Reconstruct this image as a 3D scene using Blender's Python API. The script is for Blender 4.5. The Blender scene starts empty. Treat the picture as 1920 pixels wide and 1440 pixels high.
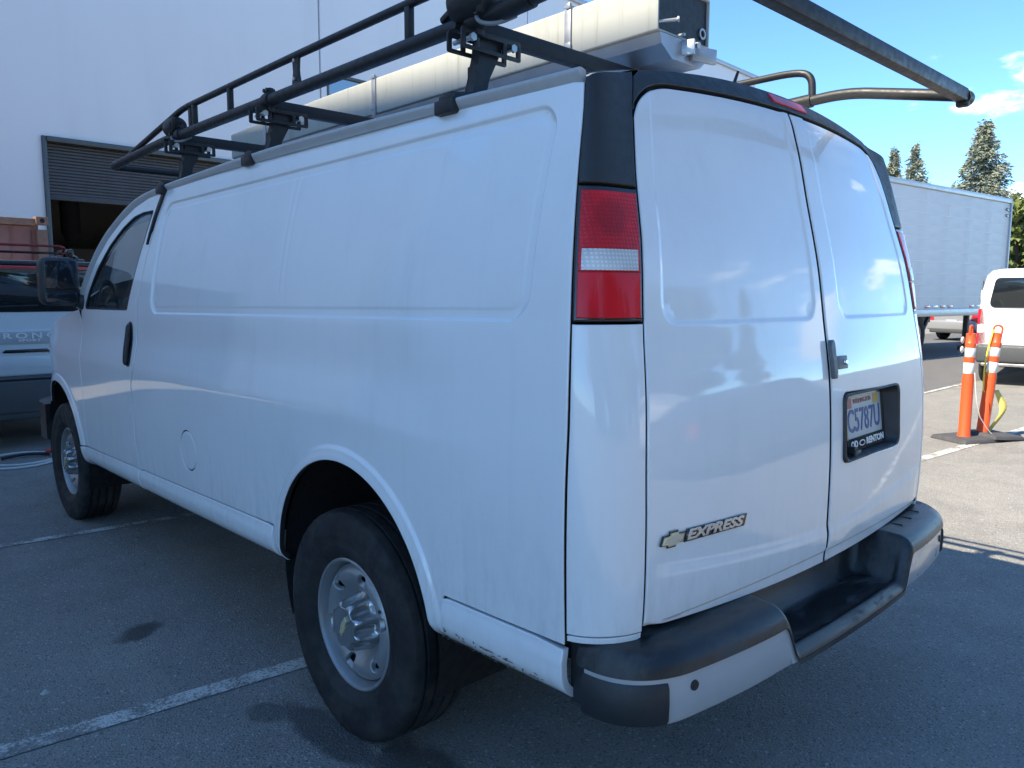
import bpy, bmesh, math, random
import numpy as np
from mathutils import Vector, Matrix, noise as mnoise
from mathutils.geometry import delaunay_2d_cdt

random.seed(7); rng = np.random.default_rng(7)
sc = bpy.context.scene
COL = sc.collection
R = math.radians

# ------------------------------------------------------------------ camera
cam_d = bpy.data.cameras.new('camera'); cam = bpy.data.objects.new('camera', cam_d); COL.objects.link(cam)
cam_d.sensor_width = 36.0; cam_d.lens = 1455.6 / 1920 * 36
cam_d.clip_start = 0.05; cam_d.clip_end = 1500
def cam_matrix(loc, yaw, pitch, roll):
    cy, sy, cp, sp = math.cos(yaw), math.sin(yaw), math.cos(pitch), math.sin(pitch)
    f = Vector((sy*cp, cy*cp, -sp)); r = Vector((cy, -sy, 0)); u = r.cross(f)
    c, s = math.cos(roll), math.sin(roll)
    r2 = r*c + u*s; u2 = u*c - r*s
    m = Matrix((( r2.x, u2.x, -f.x, loc[0]), (r2.y, u2.y, -f.y, loc[1]), (r2.z, u2.z, -f.z, loc[2]), (0, 0, 0, 1)))
    return m
cam.matrix_world = cam_matrix((-2.266, -2.1694, 1.4661), R(43.224), R(6.618), R(0.165))
sc.camera = cam

# ------------------------------------------------------------------ light and sky
SUN_TRAVEL = Vector((.865, -.22, -1.0)).normalized()
to_sun = -SUN_TRAVEL
sun_el = math.asin(to_sun.z); sun_az = math.atan2(to_sun.x, to_sun.y)     # azimuth from +Y towards +X
world = bpy.data.worlds.new("World"); sc.world = world; world.use_nodes = True
wn, wl = world.node_tree.nodes, world.node_tree.links
wn.clear()
w_out = wn.new('ShaderNodeOutputWorld'); w_bg = wn.new('ShaderNodeBackground')
sky = wn.new('ShaderNodeTexSky'); sky.sky_type = 'NISHITA'; sky.sun_disc = False
sky.sun_elevation = sun_el; sky.sun_rotation = sun_az; sky.altitude = 50
sky.air_density = 0.5; sky.dust_density = 0.0; sky.ozone_density = 2.0
w_bg.inputs['Strength'].default_value = 0.088
# scattered fair-weather clouds, thickest low over the horizon, all the way round
tc = wn.new('ShaderNodeTexCoord'); sep = wn.new('ShaderNodeSeparateXYZ'); wl.new(tc.outputs['Generated'], sep.inputs[0])
def wmath(op, a, b=None, c=None):
    n = wn.new('ShaderNodeMath'); n.operation = op
    for i, v in enumerate((a, b, c)):
        if v is None: continue
        if isinstance(v, (int, float)): n.inputs[i].default_value = v
        else: wl.new(v, n.inputs[i])
    return n.outputs[0]
cmap = wn.new('ShaderNodeMapping'); wl.new(tc.outputs['Generated'], cmap.inputs[0])
cmap.inputs['Scale'].default_value = (1, 1, 2.6); cmap.inputs['Location'].default_value = (8.06215331, 3.16452087, 1.49038584)
cn = wn.new('ShaderNodeTexNoise'); wl.new(cmap.outputs[0], cn.inputs['Vector'])
cn.inputs['Scale'].default_value = 5.2; cn.inputs['Detail'].default_value = 9; cn.inputs['Roughness'].default_value = 0.55
band = wn.new('ShaderNodeMapRange'); wl.new(sep.outputs['Z'], band.inputs[0])
band.inputs[1].default_value = 0.16; band.inputs[2].default_value = 0.42; band.inputs[3].default_value = 0.0; band.inputs[4].default_value = 0.16
thr = wmath('SUBTRACT', cn.outputs['Fac'], band.outputs[0])
cr = wn.new('ShaderNodeMapRange'); cr.interpolation_type = 'SMOOTHSTEP'; wl.new(thr, cr.inputs[0])
cr.inputs[1].default_value = 0.538; cr.inputs[2].default_value = 0.65; cr.inputs[3].default_value = 0; cr.inputs[4].default_value = 0.9
cmix = wn.new('ShaderNodeMix'); cmix.data_type = 'RGBA'
tint = wn.new('ShaderNodeMix'); tint.data_type = 'RGBA'; tint.blend_type = 'MULTIPLY'; tint.inputs['Factor'].default_value = 1
wl.new(sky.outputs[0], tint.inputs['A']); tint.inputs['B'].default_value = (.64, .875, .93, 1)     # deep clear spring blue
wl.new(cr.outputs[0], cmix.inputs['Factor']); wl.new(tint.outputs['Result'], cmix.inputs['A'])
cmix.inputs['B'].default_value = (5.6, 6.0, 6.6, 1)
wl.new(cmix.outputs['Result'], w_bg.inputs['Color']); wl.new(w_bg.outputs[0], w_out.inputs['Surface'])

sun_d = bpy.data.lights.new('sun', 'SUN'); sun = bpy.data.objects.new('sun', sun_d); COL.objects.link(sun)
sun_d.energy = 2.12; sun_d.angle = R(0.53); sun_d.color = (1.0, 0.89, 0.70)
sun.rotation_euler = SUN_TRAVEL.to_track_quat('-Z', 'Y').to_euler(); sun.location = (0, 0, 30)

sc.view_settings.view_transform = 'Standard'; sc.view_settings.look = 'None'
sc.view_settings.gamma = 1; sc.view_settings.use_curve_mapping = False
sc.view_settings.exposure = 2.48
sc.cycles.use_denoising = True
sc.cycles.max_bounces = 8; sc.cycles.sample_clamp_indirect = 6
# ------------------------------------------------------------------ materials
class NT:
    """small helper round one material's node tree"""
    def __init__(s, name):
        s.m = bpy.data.materials.new(name); s.m.use_nodes = True
        s.n, s.l = s.m.node_tree.nodes, s.m.node_tree.links
        s.b = s.n['Principled BSDF']; s.out = s.n['Material Output']; s._tc = None
    def tc(s, kind='Object'):
        if not s._tc: s._tc = s.n.new('ShaderNodeTexCoord')
        return s._tc.outputs[kind]
    def set(s, k, v):
        i = s.b.inputs[k]
        if hasattr(v, 'is_output') or isinstance(v, bpy.types.NodeSocket): s.l.new(v, i)
        elif isinstance(v, tuple) and len(v) == 3: i.default_value = (*v, 1)
        else: i.default_value = v
    def put(s, v, i):
        if isinstance(v, bpy.types.NodeSocket): s.l.new(v, i)
        elif isinstance(v, tuple) and len(v) == 3 and i.type == 'RGBA': i.default_value = (*v, 1)
        else: i.default_value = v
    def noise(s, scale, detail=4, rough=.55, vec=None, stretch=None, out='Fac'):
        v = vec or s.tc()
        if stretch:
            mp = s.n.new('ShaderNodeMapping'); s.l.new(v, mp.inputs[0]); mp.inputs['Scale'].default_value = stretch; v = mp.outputs[0]
        t = s.n.new('ShaderNodeTexNoise'); s.l.new(v, t.inputs['Vector'])
        t.inputs['Scale'].default_value = scale; t.inputs['Detail'].default_value = detail; t.inputs['Roughness'].default_value = rough
        return t.outputs[out]
    def voro(s, scale, vec=None, out='Distance'):
        t = s.n.new('ShaderNodeTexVoronoi'); s.l.new(vec or s.tc(), t.inputs['Vector']); t.inputs['Scale'].default_value = scale
        return t.outputs[out]
    def ramp(s, v, a, b, lo=0., hi=1., smooth=True):
        r = s.n.new('ShaderNodeMapRange'); r.interpolation_type = 'SMOOTHSTEP' if smooth else 'LINEAR'
        s.l.new(v, r.inputs[0]); r.inputs[1].default_value = a; r.inputs[2].default_value = b
        r.inputs[3].default_value = lo; r.inputs[4].default_value = hi
        return r.outputs[0]
    def math(s, op, a, b=0., clamp=False):
        n = s.n.new('ShaderNodeMath'); n.operation = op; n.use_clamp = clamp
        s.put(a, n.inputs[0]); s.put(b, n.inputs[1]); return n.outputs[0]
    def mix(s, f, a, b):
        n = s.n.new('ShaderNodeMix'); n.data_type = 'RGBA'
        s.put(f, n.inputs['Factor']); s.put(a, n.inputs['A']); s.put(b, n.inputs['B']); return n.outputs['Result']
    def xyz(s, vec=None):
        n = s.n.new('ShaderNodeSeparateXYZ'); s.l.new(vec or s.tc(), n.inputs[0]); return n.outputs
    def bump(s, h, strength=.2, dist=.01):
        n = s.n.new('ShaderNodeBump'); s.l.new(h, n.inputs['Height']); n.inputs['Strength'].default_value = strength; n.inputs['Distance'].default_value = dist
        s.set('Normal', n.outputs[0]); return n.outputs[0]

def simple(name, col, rough=.5, metal=0., var=.12, scale=14., coat=0., bump=0., bscale=120., spec=.5):
    t = NT(name)
    n = t.noise(scale, 5)
    lo = tuple(c*(1-var) for c in col); hi = tuple(min(1, c*(1+var)) for c in col)
    t.set('Base Color', t.mix(n, lo, hi)); t.set('Metallic', metal)
    t.set('Roughness', t.ramp(t.noise(scale*2.3, 3), .3, .7, max(.02, rough*.85), min(1, rough*1.15)))
    t.set('Specular IOR Level', spec)
    if coat: t.set('Coat Weight', coat); t.set('Coat Roughness', .03)
    if bump: t.bump(t.noise(bscale, 4), bump, .004)
    return t.m

def paint(name, col, dirt=.0, dirt_z=(.35, .75), rough=.45, metal=0., coat=1., peel=.02):
    t = NT(name); x = t.xyz()
    n = t.noise(3.0, 4)
    base = t.mix(n, tuple(c*.97 for c in col), col)
    if dirt:
        lo = t.ramp(x[2], dirt_z[0], dirt_z[1], 1, 0)
        sp = t.ramp(t.noise(34, 6, .7, stretch=(1, 1, .35)), .42, .75)
        st = t.ramp(t.noise(9, 6, .65, stretch=(1, 2.2, .22)), .45, .72)
        f = t.math('MULTIPLY', t.math('ADD', t.math('MULTIPLY', sp, .55), t.math('MULTIPLY', st, .45)), lo)
        fl = t.math('ADD', t.math('MULTIPLY', t.ramp(t.noise(2.2, 6, .65), .42, .8), .09), t.math('MULTIPLY', t.ramp(t.noise(11, 5, .65, stretch=(1, 1.6, .10)), .52, .8), .07))
        f = t.math('ADD', t.math('MULTIPLY', f, dirt), fl, True)
        base = t.mix(f, base, (.17, .155, .13))
        t.set('Coat Weight', t.math('SUBTRACT', coat, t.math('MULTIPLY', f, .8), True))
    else: t.set('Coat Weight', coat)
    t.set('Base Color', base); t.set('Roughness', rough); t.set('Metallic', metal)
    t.set('Coat Roughness', t.ramp(t.noise(1.7, 3), .4, .7, .02, .07))
    if peel:
        b = t.n.new('ShaderNodeBump'); t.l.new(t.noise(220, 2), b.inputs['Height']); b.inputs['Strength'].default_value = peel; b.inputs['Distance'].default_value = .001
        t.l.new(b.outputs[0], t.b.inputs['Coat Normal'])
    return t.m

def asphalt(name, lo, hi, paintcol=None):
    t = NT(name)
    big = t.noise(.35, 5, .6); mid = t.noise(3.1, 6, .65)
    grit = t.noise(150, 3, .75); peb = t.voro(115); bright = t.voro(38, out='Color')
    f = t.math('ADD', t.math('MULTIPLY', big, .40), t.math('MULTIPLY', mid, .45))
    f = t.math('ADD', f, t.math('MULTIPLY', t.ramp(grit, .3, .75), .35))
    c = t.mix(t.ramp(f, .25, .85), lo, hi)
    # pale aggregate showing through here and there, in stones of different size
    sx = t.xyz(bright)
    agg = t.math('MULTIPLY', t.ramp(sx[0], .80, .88), t.ramp(t.voro(38), .30, .16))
    c = t.mix(t.math('MULTIPLY', agg, .55), c, tuple(min(.5, v*2.6) for v in hi))
    b2 = t.xyz(t.voro(14, out='Color'))
    agg2 = t.math('MULTIPLY', t.ramp(b2[1], .95, .975), t.ramp(t.voro(14), .12, .06))
    c = t.mix(t.math('MULTIPLY', agg2, .8), c, (.36, .36, .35))
    f3 = t.xyz(t.voro(95, out='Color')); agg3 = t.math('MULTIPLY', t.ramp(f3[0], .72, .86), t.ramp(t.voro(95), .5, .25))
    c = t.mix(t.math('MULTIPLY', agg3, .5), c, tuple(min(.5, v*1.9) for v in hi))
    dk = t.math('MULTIPLY', t.ramp(f3[1], .70, .85), t.ramp(t.voro(95), .55, .3)); c = t.mix(t.math('MULTIPLY', dk, .55), c, tuple(v*.35 for v in lo))
    # tyre-polished darker drips and oil blots
    oil = t.ramp(t.noise(.9, 6, .7), .66, .8)
    c = t.mix(t.math('MULTIPLY', oil, .35), c, tuple(v*.45 for v in lo))
    h = t.math('ADD', t.math('MULTIPLY', grit, .6), t.math('MULTIPLY', t.ramp(peb, 0, .7, 1, 0), .6))
    t.rough = t.ramp(mid, .3, .7, .78, .95)
    if paintcol:
        wear = t.math('ADD', t.math('MULTIPLY', t.noise(75, 5, .8), .62), t.math('MULTIPLY', t.noise(6, 4), .38))
        k = t.ramp(wear, .455, .53, 1, 0)
        k = t.math('MULTIPLY', k, t.ramp(t.noise(1.2, 3), .3, .5, .72, 1))
        pc = t.mix(t.noise(20, 4), tuple(v*.86 for v in paintcol), paintcol)
        c = t.mix(k, c, pc)
    t.set('Base Color', c); t.set('Roughness', t.rough); t.set('Specular IOR Level', .3)
    t.bump(h, .8, .008)
    return t
# ------------------------------------------------------------------ object helpers
def prop(o, label=None, cat=None, group=None, kind=None):
    if label: o['label'] = label
    if cat: o['category'] = cat
    if group: o['group'] = group
    if kind: o['kind'] = kind
    return o
def thing(name, label, cat, loc=(0, 0, 0), rz=0., group=None):
    o = bpy.data.objects.new(name, None); COL.objects.link(o); o.empty_display_size = .2
    o.location = loc; o.rotation_euler = (0, 0, rz)
    return prop(o, label, cat, group)
def link(name, me, parent=None, loc=None, rot=None):
    o = bpy.data.objects.new(name, me); COL.objects.link(o)
    if parent: o.parent = parent
    if loc is not None: o.location = loc
    if rot is not None: o.rotation_euler = rot
    return o
def copy_tree(o, parent=None):
    c = o.copy(); COL.objects.link(c); c.parent = parent
    if parent is not None: c.matrix_parent_inverse = o.matrix_parent_inverse.copy()
    for ch in [x for x in COL.objects if x.parent == o]: copy_tree(ch, c)
    return c
def mesh_np(name, V, F, mat, parent=None, N=None, smooth=True, angle=None):
    me = bpy.data.meshes.new(name)
    me.from_pydata([tuple(map(float, v)) for v in V], [], [tuple(map(int, f)) for f in F])
    me.validate(); me.update()
    if smooth: me.polygons.foreach_set('use_smooth', [True]*len(me.polygons))
    if angle is not None: me.set_sharp_from_angle(angle=R(angle))
    if N is not None and len(me.vertices) == len(N):
        me.normals_split_custom_set_from_vertices([tuple(map(float, n)) for n in N])
    for mm in (mat if isinstance(mat, (list, tuple)) else [mat]): me.materials.append(mm)
    return link(name, me, parent)

class B:
    """collects solids in one bmesh, built as ONE mesh object"""
    def __init__(s): s.bm = bmesh.new()
    def _xf(s, vs, loc, rot):
        M = Matrix.Translation(Vector(loc))
        if rot is not None: M = M @ (rot.to_4x4() if isinstance(rot, Matrix) else Matrix.Rotation(rot, 4, 'Z'))
        for v in vs: v.co = M @ v.co
    def box(s, c, d, bev=0., rot=None, seg=2, taper=None):
        r = bmesh.ops.create_cube(s.bm, size=1.)['verts']
        for v in r:
            k = 1.
            if taper and v.co.z > 0: k = taper
            v.co = Vector((v.co.x*d[0]*k, v.co.y*d[1]*k, v.co.z*d[2]))
        if bev:
            es = list({e for v in r for e in v.link_edges})
            q = bmesh.ops.bevel(s.bm, geom=es, offset=min(bev, min(d)*.49), segments=seg, affect='EDGES', profile=.5)
            r = list({v for f in q['faces'] for v in f.verts} | {v for v in r if v.is_valid})
        s._xf(r, c, rot); return s
    def cyl(s, p0, p1, r0, r1=None, n=16, cap=True):
        p0, p1 = Vector(p0), Vector(p1); d = p1-p0; r1 = r0 if r1 is None else r1
        q = bmesh.ops.create_cone(s.bm, cap_ends=cap, segments=n, radius1=r0, radius2=max(r1, 1e-5), depth=d.length)['verts']
        M = Matrix.Translation((p0+p1)/2) @ d.to_track_quat('Z', 'Y').to_matrix().to_4x4()
        for v in q: v.co = M @ v.co
        return s
    def tube(s, pts, r, n=10, cap=True, sect=None):
        """sweep a round (or given) section along a path; r may be a list"""
        pts = [Vector(p) for p in pts]; rs = r if isinstance(r, (list, tuple)) else [r]*len(pts)
        up = None; rings = []
        for i, p in enumerate(pts):
            t = (pts[min(i+1, len(pts)-1)]-pts[max(i-1, 0)]).normalized()
            if up is None:
                a = Vector((0, 0, 1)) if abs(t.z) < .95 else Vector((0, 1, 0))
                up = (a - t*a.dot(t)).normalized()
            else: up = (up - t*up.dot(t)).normalized()
            sd = t.cross(up)
            if sect is None: ring = [p + (sd*math.cos(2*math.pi*k/n) + up*math.sin(2*math.pi*k/n))*rs[i] for k in range(n)]
            else: ring = [p + sd*a*rs[i] + up*b*rs[i] for a, b in sect]
            rings.append([s.bm.verts.new(q) for q in ring])
        m = len(rings[0])
        for a, b in zip(rings, rings[1:]):
            for k in range(m): s.bm.faces.new((a[k], a[(k+1) % m], b[(k+1) % m], b[k]))
        if cap: s.bm.faces.new(rings[0][::-1]); s.bm.faces.new(rings[-1])
        return s
    def lathe(s, prof, axis='X', c=(0, 0, 0), n=48, close=False):
        """prof: (axial, radius) pairs"""
        c = Vector(c); rings = []
        for a, r in prof:
            ring = []
            for k in range(n):
                t = 2*math.pi*k/n; u, w = r*math.cos(t), r*math.sin(t)
                ring.append(s.bm.verts.new(c + (Vector((a, u, w)) if axis == 'X' else Vector((u, a, w)) if axis == 'Y' else Vector((u, w, a)))))
            rings.append(ring)
        pr = list(zip(rings, rings[1:])) + ([(rings[-1], rings[0])] if close else [])
        for a, b in pr:
            for k in range(n): s.bm.faces.new((a[k], b[k], b[(k+1) % n], a[(k+1) % n]))
        return s
    def prism(s, poly, d, M=None, bev=0.):
        """poly in local XY, extruded d along local Z"""
        a = [s.bm.verts.new((p[0], p[1], 0)) for p in poly]; b = [s.bm.verts.new((p[0], p[1], d)) for p in poly]
        n = len(poly); fs = [s.bm.faces.new(a[::-1]), s.bm.faces.new(b)]
        for k in range(n): fs.append(s.bm.faces.new((a[k], a[(k+1) % n], b[(k+1) % n], b[k])))
        vs = a+b
        if bev:
            q = bmesh.ops.bevel(s.bm, geom=[e for e in fs[1].edges], offset=bev, segments=2, affect='EDGES', profile=.5)
            vs = list({v for v in vs if v.is_valid} | {v for f in q['faces'] for v in f.verts})
        if M is not None:
            for v in vs: v.co = M @ v.co
        return s
    def quad(s, a, b, c, d):
        s.bm.faces.new([s.bm.verts.new(p) for p in (a, b, c, d)]); return s
    def build(s, name, mat, parent=None, angle=38, fix=True, weld=0.):
        if weld: bmesh.ops.remove_doubles(s.bm, verts=s.bm.verts[:], dist=weld)
        if fix: bmesh.ops.recalc_face_normals(s.bm, faces=s.bm.faces[:])
        me = bpy.data.meshes.new(name); s.bm.to_mesh(me); s.bm.free()
        me.polygons.foreach_set('use_smooth', [True]*len(me.polygons))
        me.set_sharp_from_angle(angle=R(angle))
        for mm in (mat if isinstance(mat, (list, tuple)) else [mat]): me.materials.append(mm)
        return link(name, me, parent)

def arc_pts(pts, rad, n=6):
    """round the corners of a closed polygon"""
    P = [Vector((p[0], p[1])) for p in pts]; out = []; m = len(P)
    rads = rad if isinstance(rad, (list, tuple)) else [rad]*m
    for i in range(m):
        a, b, c = P[i-1], P[i], P[(i+1) % m]; r = rads[i]
        if r <= 0: out.append((b.x, b.y)); continue
        u = (a-b); w = (c-b); lu, lw = u.length, w.length; u.normalize(); w.normalize()
        ang = math.acos(max(-1, min(1, u.dot(w)))); t = min(r/math.tan(ang/2), lu*.48, lw*.48)
        p0, p1 = b+u*t, b+w*t
        for k in range(n+1):
            s_ = k/n; q = p0*(1-s_)**2 + b*2*s_*(1-s_) + p1*s_*s_; out.append((q.x, q.y))
    return out
def resample(poly, step):
    """closed polyline to about even steps, corners kept"""
    P = np.array(poly, float); out = []
    for i in range(len(P)):
        a, b = P[i], P[(i+1) % len(P)]; L = np.hypot(*(b-a)); n = max(1, int(round(L/step)))
        for k in range(n): out.append(a+(b-a)*k/n)
    Q = [out[0]]
    for q in out[1:]:
        if np.hypot(*(q-Q[-1])) > step*.25: Q.append(q)
    if np.hypot(*(Q[0]-Q[-1])) < step*.25: Q.pop()
    return np.array(Q)
def inside(poly, pts):
    x, y = pts[:, 0], pts[:, 1]; r = np.zeros(len(pts), bool); a = poly; b = np.roll(poly, -1, 0)
    for (x0, y0), (x1, y1) in zip(a, b):
        if y0 == y1: continue
        c = ((y0 > y) != (y1 > y)) & (x < (x1-x0)*(y-y0)/(y1-y0)+x0); r ^= c
    return r
def area2(P): return float(np.sum(P[:, 0]*np.roll(P[:, 1], -1)-np.roll(P[:, 0], -1)*P[:, 1]))

def patch(name, loops, chart, mat, parent, relief=None, step=.03, bstep=.014, extra=None, rim=.004, depth=.018, out=1, mirror=False, off=0., curves=None):
    """a sheet-metal panel: part of the surface chart(a, b) inside loops[0] and outside the other loops,
       its edges rolled in by rim and returned by depth; normals come from the surface itself"""
    L = []
    for i, lp in enumerate(loops):
        q = resample(lp, bstep)
        if (area2(q) > 0) != (i == 0): q = q[::-1]
        if rim:                              # the rolled edge ends on the given outline
            tg = np.roll(q, -1, 0)-np.roll(q, 1, 0); nn_ = np.stack([tg[:, 1], -tg[:, 0]], 1); nn_ /= np.linalg.norm(nn_, axis=1, keepdims=True)+1e-12
            q = q-nn_*rim
        L.append(q)
    allb = np.concatenate(L)
    lo, hi = L[0].min(0), L[0].max(0)
    g = np.stack(np.meshgrid(np.arange(lo[0]+step*.5, hi[0], step), np.arange(lo[1]+step*.5, hi[1], step)), -1).reshape(-1, 2)
    if extra is not None and len(extra):
        ex_ = np.asarray(extra, float)
        gk = np.ones(len(g), bool)
        for s0 in range(0, len(g), 2000):
            gk[s0:s0+2000] = np.min(np.abs(g[s0:s0+2000, None, 0]-ex_[None, :, 0])+np.abs(g[s0:s0+2000, None, 1]-ex_[None, :, 1]), 1) > step*.5
        g = np.concatenate([ex_, g[gk]])
    ok = inside(L[0], g)
    for h in L[1:]: ok &= ~inside(h, g)
    g = g[ok]
    if len(g):                              # keep clear of the edges and of the feature points
        keep = np.ones(len(g), bool)
        for s0 in range(0, len(g), 4000):
            d = np.min(np.hypot(g[s0:s0+4000, None, 0]-allb[None, :, 0], g[s0:s0+4000, None, 1]-allb[None, :, 1]), 1)
            keep[s0:s0+4000] = d > bstep*.55
        g = g[keep]
        if extra is not None and len(extra):
            key = {}; sel = []; cs = .0024
            for i, q in enumerate(g):
                k = (int(q[0]/cs), int(q[1]/cs))
                if k in key: continue
                key[k] = 1; sel.append(i)
            g = g[sel]
    P2 = np.concatenate([allb, g]); E = []; s0 = 0
    for cv in (curves or []):
        i0 = len(P2); P2 = np.concatenate([P2, cv]); E += [(i0+i, i0+(i+1) % len(cv)) for i in range(len(cv))]
    for q in L:
        n = len(q); E += [(s0+i, s0+(i+1) % n) for i in range(n)]; s0 += n
    r = delaunay_2d_cdt([Vector(p) for p in P2], E, [], 0, 1e-6)
    V2 = np.array([(v.x, v.y) for v in r[0]]); T = np.array([f for f in r[2] if len(f) == 3])
    cen = V2[T].mean(1); k = inside(L[0], cen)
    for h in L[1:]: k &= ~inside(h, cen)
    T = T[k]
    def S(a, b):
        p = chart(a, b)
        if relief is None and not off: return p
        e = 1e-4
        du = chart(a+e, b)-chart(a-e, b); dv = chart(a, b+e)-chart(a, b-e)
        n = np.cross(du, dv)*out; n /= np.linalg.norm(n, axis=-1, keepdims=True)
        return p + n*((relief(a, b) if relief else 0)+off)[..., None] if relief else p+n*off
    def SN(a, b):
        e = 8e-4
        du = S(a+e, b)-S(a-e, b); dv = S(a, b+e)-S(a, b-e)
        n = np.cross(du, dv)*out; n /= np.linalg.norm(n, axis=-1, keepdims=True)
        return n, du, dv, e
    a, b = V2[:, 0], V2[:, 1]; P = S(a, b); N, du, dv, e = SN(a, b)
    V = [P]; NN = [N]; F = [tuple(t) if out > 0 else tuple(t[::-1]) for t in T]
    # which original index became which
    omap = {}
    for new, olds in enumerate(r[3]):
        for o_ in olds: omap.setdefault(o_, new)
    base = len(P); s0 = 0
    for q in L:
        n = len(q); idx = np.array([omap[s0+i] for i in range(n)]); s0 += n
        tg = np.roll(q, -1, 0)-np.roll(q, 1, 0)
        on = np.stack([tg[:, 1], -tg[:, 0]], 1); on /= np.linalg.norm(on, axis=1, keepdims=True)+1e-12
        t3 = (du[idx]*on[:, :1]+dv[idx]*on[:, 1:])
        Nn = N[idx]; t3 -= Nn*np.sum(t3*Nn, 1, keepdims=True); t3 /= np.linalg.norm(t3, axis=1, keepdims=True)
        p = P[idx]
        rings = [(p, Nn)]
        if rim:
            for an in (30, 60, 90):
                an = R(an); rings.append((p+t3*rim*math.sin(an)-Nn*rim*(1-math.cos(an)), Nn*math.cos(an)+t3*math.sin(an)))
        last = rings[-1][0]
        rings.append((last-Nn*depth, t3 if rim else t3))
        prev = idx
        for rp, rn in rings[1:]:
            cur = base+np.arange(n); V.append(rp); NN.append(rn); base += n
            for i in range(n):
                j = (i+1) % n; f = (prev[i], cur[i], cur[j], prev[j])
                F.append(f[::-1] if out < 0 else f)
            prev = cur
    V = np.concatenate(V); NN = np.concatenate(NN)
    nsk = sum(len(q) for q in L)
    def fin(o_):
        if isinstance(mat, (list, tuple)):      # second slot: edge return coloured dark for the shade in the gap
            mi = np.zeros(len(o_.data.polygons), int); rp = 4 if rim else 1; pos = len(T)
            for q in L:
                mi[pos+(rp-1)*len(q):pos+rp*len(q)] = 1; pos += rp*len(q)
            if len(F) == len(mi): o_.data.polygons.foreach_set('material_index', mi)
        return o_
    o = fin(mesh_np(name, V, F, mat, parent, N=NN))
    if mirror:
        W = V.copy(); W[:, 0] *= -1; M_ = NN.copy(); M_[:, 0] *= -1
        return o, fin(mesh_np(name, W, [f[::-1] for f in F], mat, parent, N=M_))
    return o

def offset_pts(poly, offs, step=.01):
    """points along curves parallel to a closed polyline, to carry relief edges"""
    q = resample(poly, step); 
    if area2(q) < 0: q = q[::-1]
    tg = np.roll(q, -1, 0)-np.roll(q, 1, 0); n = np.stack([tg[:, 1], -tg[:, 0]], 1); n /= np.linalg.norm(n, axis=1, keepdims=True)+1e-12
    return np.concatenate([q+n*o for o in offs])
def sstep(x, a, b):
    t = np.clip((x-a)/(b-a), 0, 1); return t*t*(3-2*t)
def sd_round(a, b, ca, cb, ha, hb, r):
    qa = np.abs(a-ca)-(ha-r); qb = np.abs(b-cb)-(hb-r)
    return np.hypot(np.maximum(qa, 0), np.maximum(qb, 0))+np.minimum(np.maximum(qa, qb), 0)-r

FONT = None
def text_mesh(txt, size, depth=.002, bevel=0., shear=0., align='CENTER', space=1., xscale=1., bold=0.):
    cu = bpy.data.curves.new('txt', 'FONT'); cu.body = txt; cu.size = size; cu.extrude = depth; cu.bevel_depth = bevel; cu.shear = shear
    cu.align_x = align; cu.align_y = 'CENTER'; cu.space_character = space; cu.offset = bold; cu.resolution_u = 3
    o = bpy.data.objects.new('txt', cu); COL.objects.link(o)
    bpy.context.view_layer.update()
    dg = bpy.context.evaluated_depsgraph_get()
    me = bpy.data.meshes.new_from_object(o.evaluated_get(dg))
    bpy.data.objects.remove(o); bpy.data.curves.remove(cu)
    if xscale != 1.: me.transform(Matrix.Diagonal((xscale, 1, 1, 1)))
    me.materials.clear()
    return me
def frame_at(p, n, up=(0, 0, 1)):
    """matrix whose X runs to the right and Y up on a face with outward normal n"""
    n = Vector(n).normalized(); u = Vector(up); u = (u-n*u.dot(n)).normalized(); x = u.cross(n)
    return Matrix(((x.x, u.x, n.x, p[0]), (x.y, u.y, n.y, p[1]), (x.z, u.z, n.z, p[2]), (0, 0, 0, 1)))
def loft(rings, cap0=True, cap1=True, closed=True):
    V = [p for r in rings for p in r]; m = len(rings[0]); F = []
    for i in range(len(rings)-1):
        for k in range(m if closed else m-1):
            F.append((i*m+k, i*m+(k+1) % m, (i+1)*m+(k+1) % m, (i+1)*m+k))
    if cap0: F.append(tuple(range(m))[::-1])
    if cap1: F.append(tuple(range((len(rings)-1)*m, len(rings)*m)))
    return V, F
# ------------------------------------------------------------------ the van's body surface: side + rear corner chart PS(v, z), rear chart PR(x, z)
def _spl(xs,ys):
    xs=np.array(xs,float);ys=np.array(ys,float);h=np.diff(xs);d=np.diff(ys)/h
    m=np.empty_like(xs);m[0]=d[0];m[-1]=d[-1]
    for i in range(1,len(xs)-1):
        m[i]=0 if d[i-1]*d[i]<=0 else (h[i-1]+h[i])/(h[i-1]/d[i]+h[i]/d[i-1]) if False else (d[i-1]*h[i]+d[i]*h[i-1])/(h[i-1]+h[i])
    def f(x):
        x=np.asarray(x,float);i=np.clip(np.searchsorted(xs,x)-1,0,len(xs)-2)
        t=(x-xs[i])/h[i];t2=t*t;t3=t2*t
        r=(2*t3-3*t2+1)*ys[i]+(t3-2*t2+t)*h[i]*m[i]+(-2*t3+3*t2)*ys[i+1]+(t3-t2)*h[i]*m[i+1]
        r=np.where(t<0,ys[0]+m[0]*(x-xs[0]),r);return np.where(t>1,ys[-1]+m[-1]*(x-xs[-1]),r)
    return f
HW=_spl([.38,.42,.46,.52,.60,.75,.95,1.08,1.14,1.22,1.38,1.55,1.75,1.90,1.96,2.0,2.04],
        [.86,.925,.960,.982,.990,.998,1.005,1.008,1.000,.986,.981,.960,.918,.876,.859,.840,.80])
YC=_spl([.4,.68,1.4,1.7,1.93,2.0,2.1],[-.985,-.985,-.978,-.948,-.913,-.898,-.87])
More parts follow.
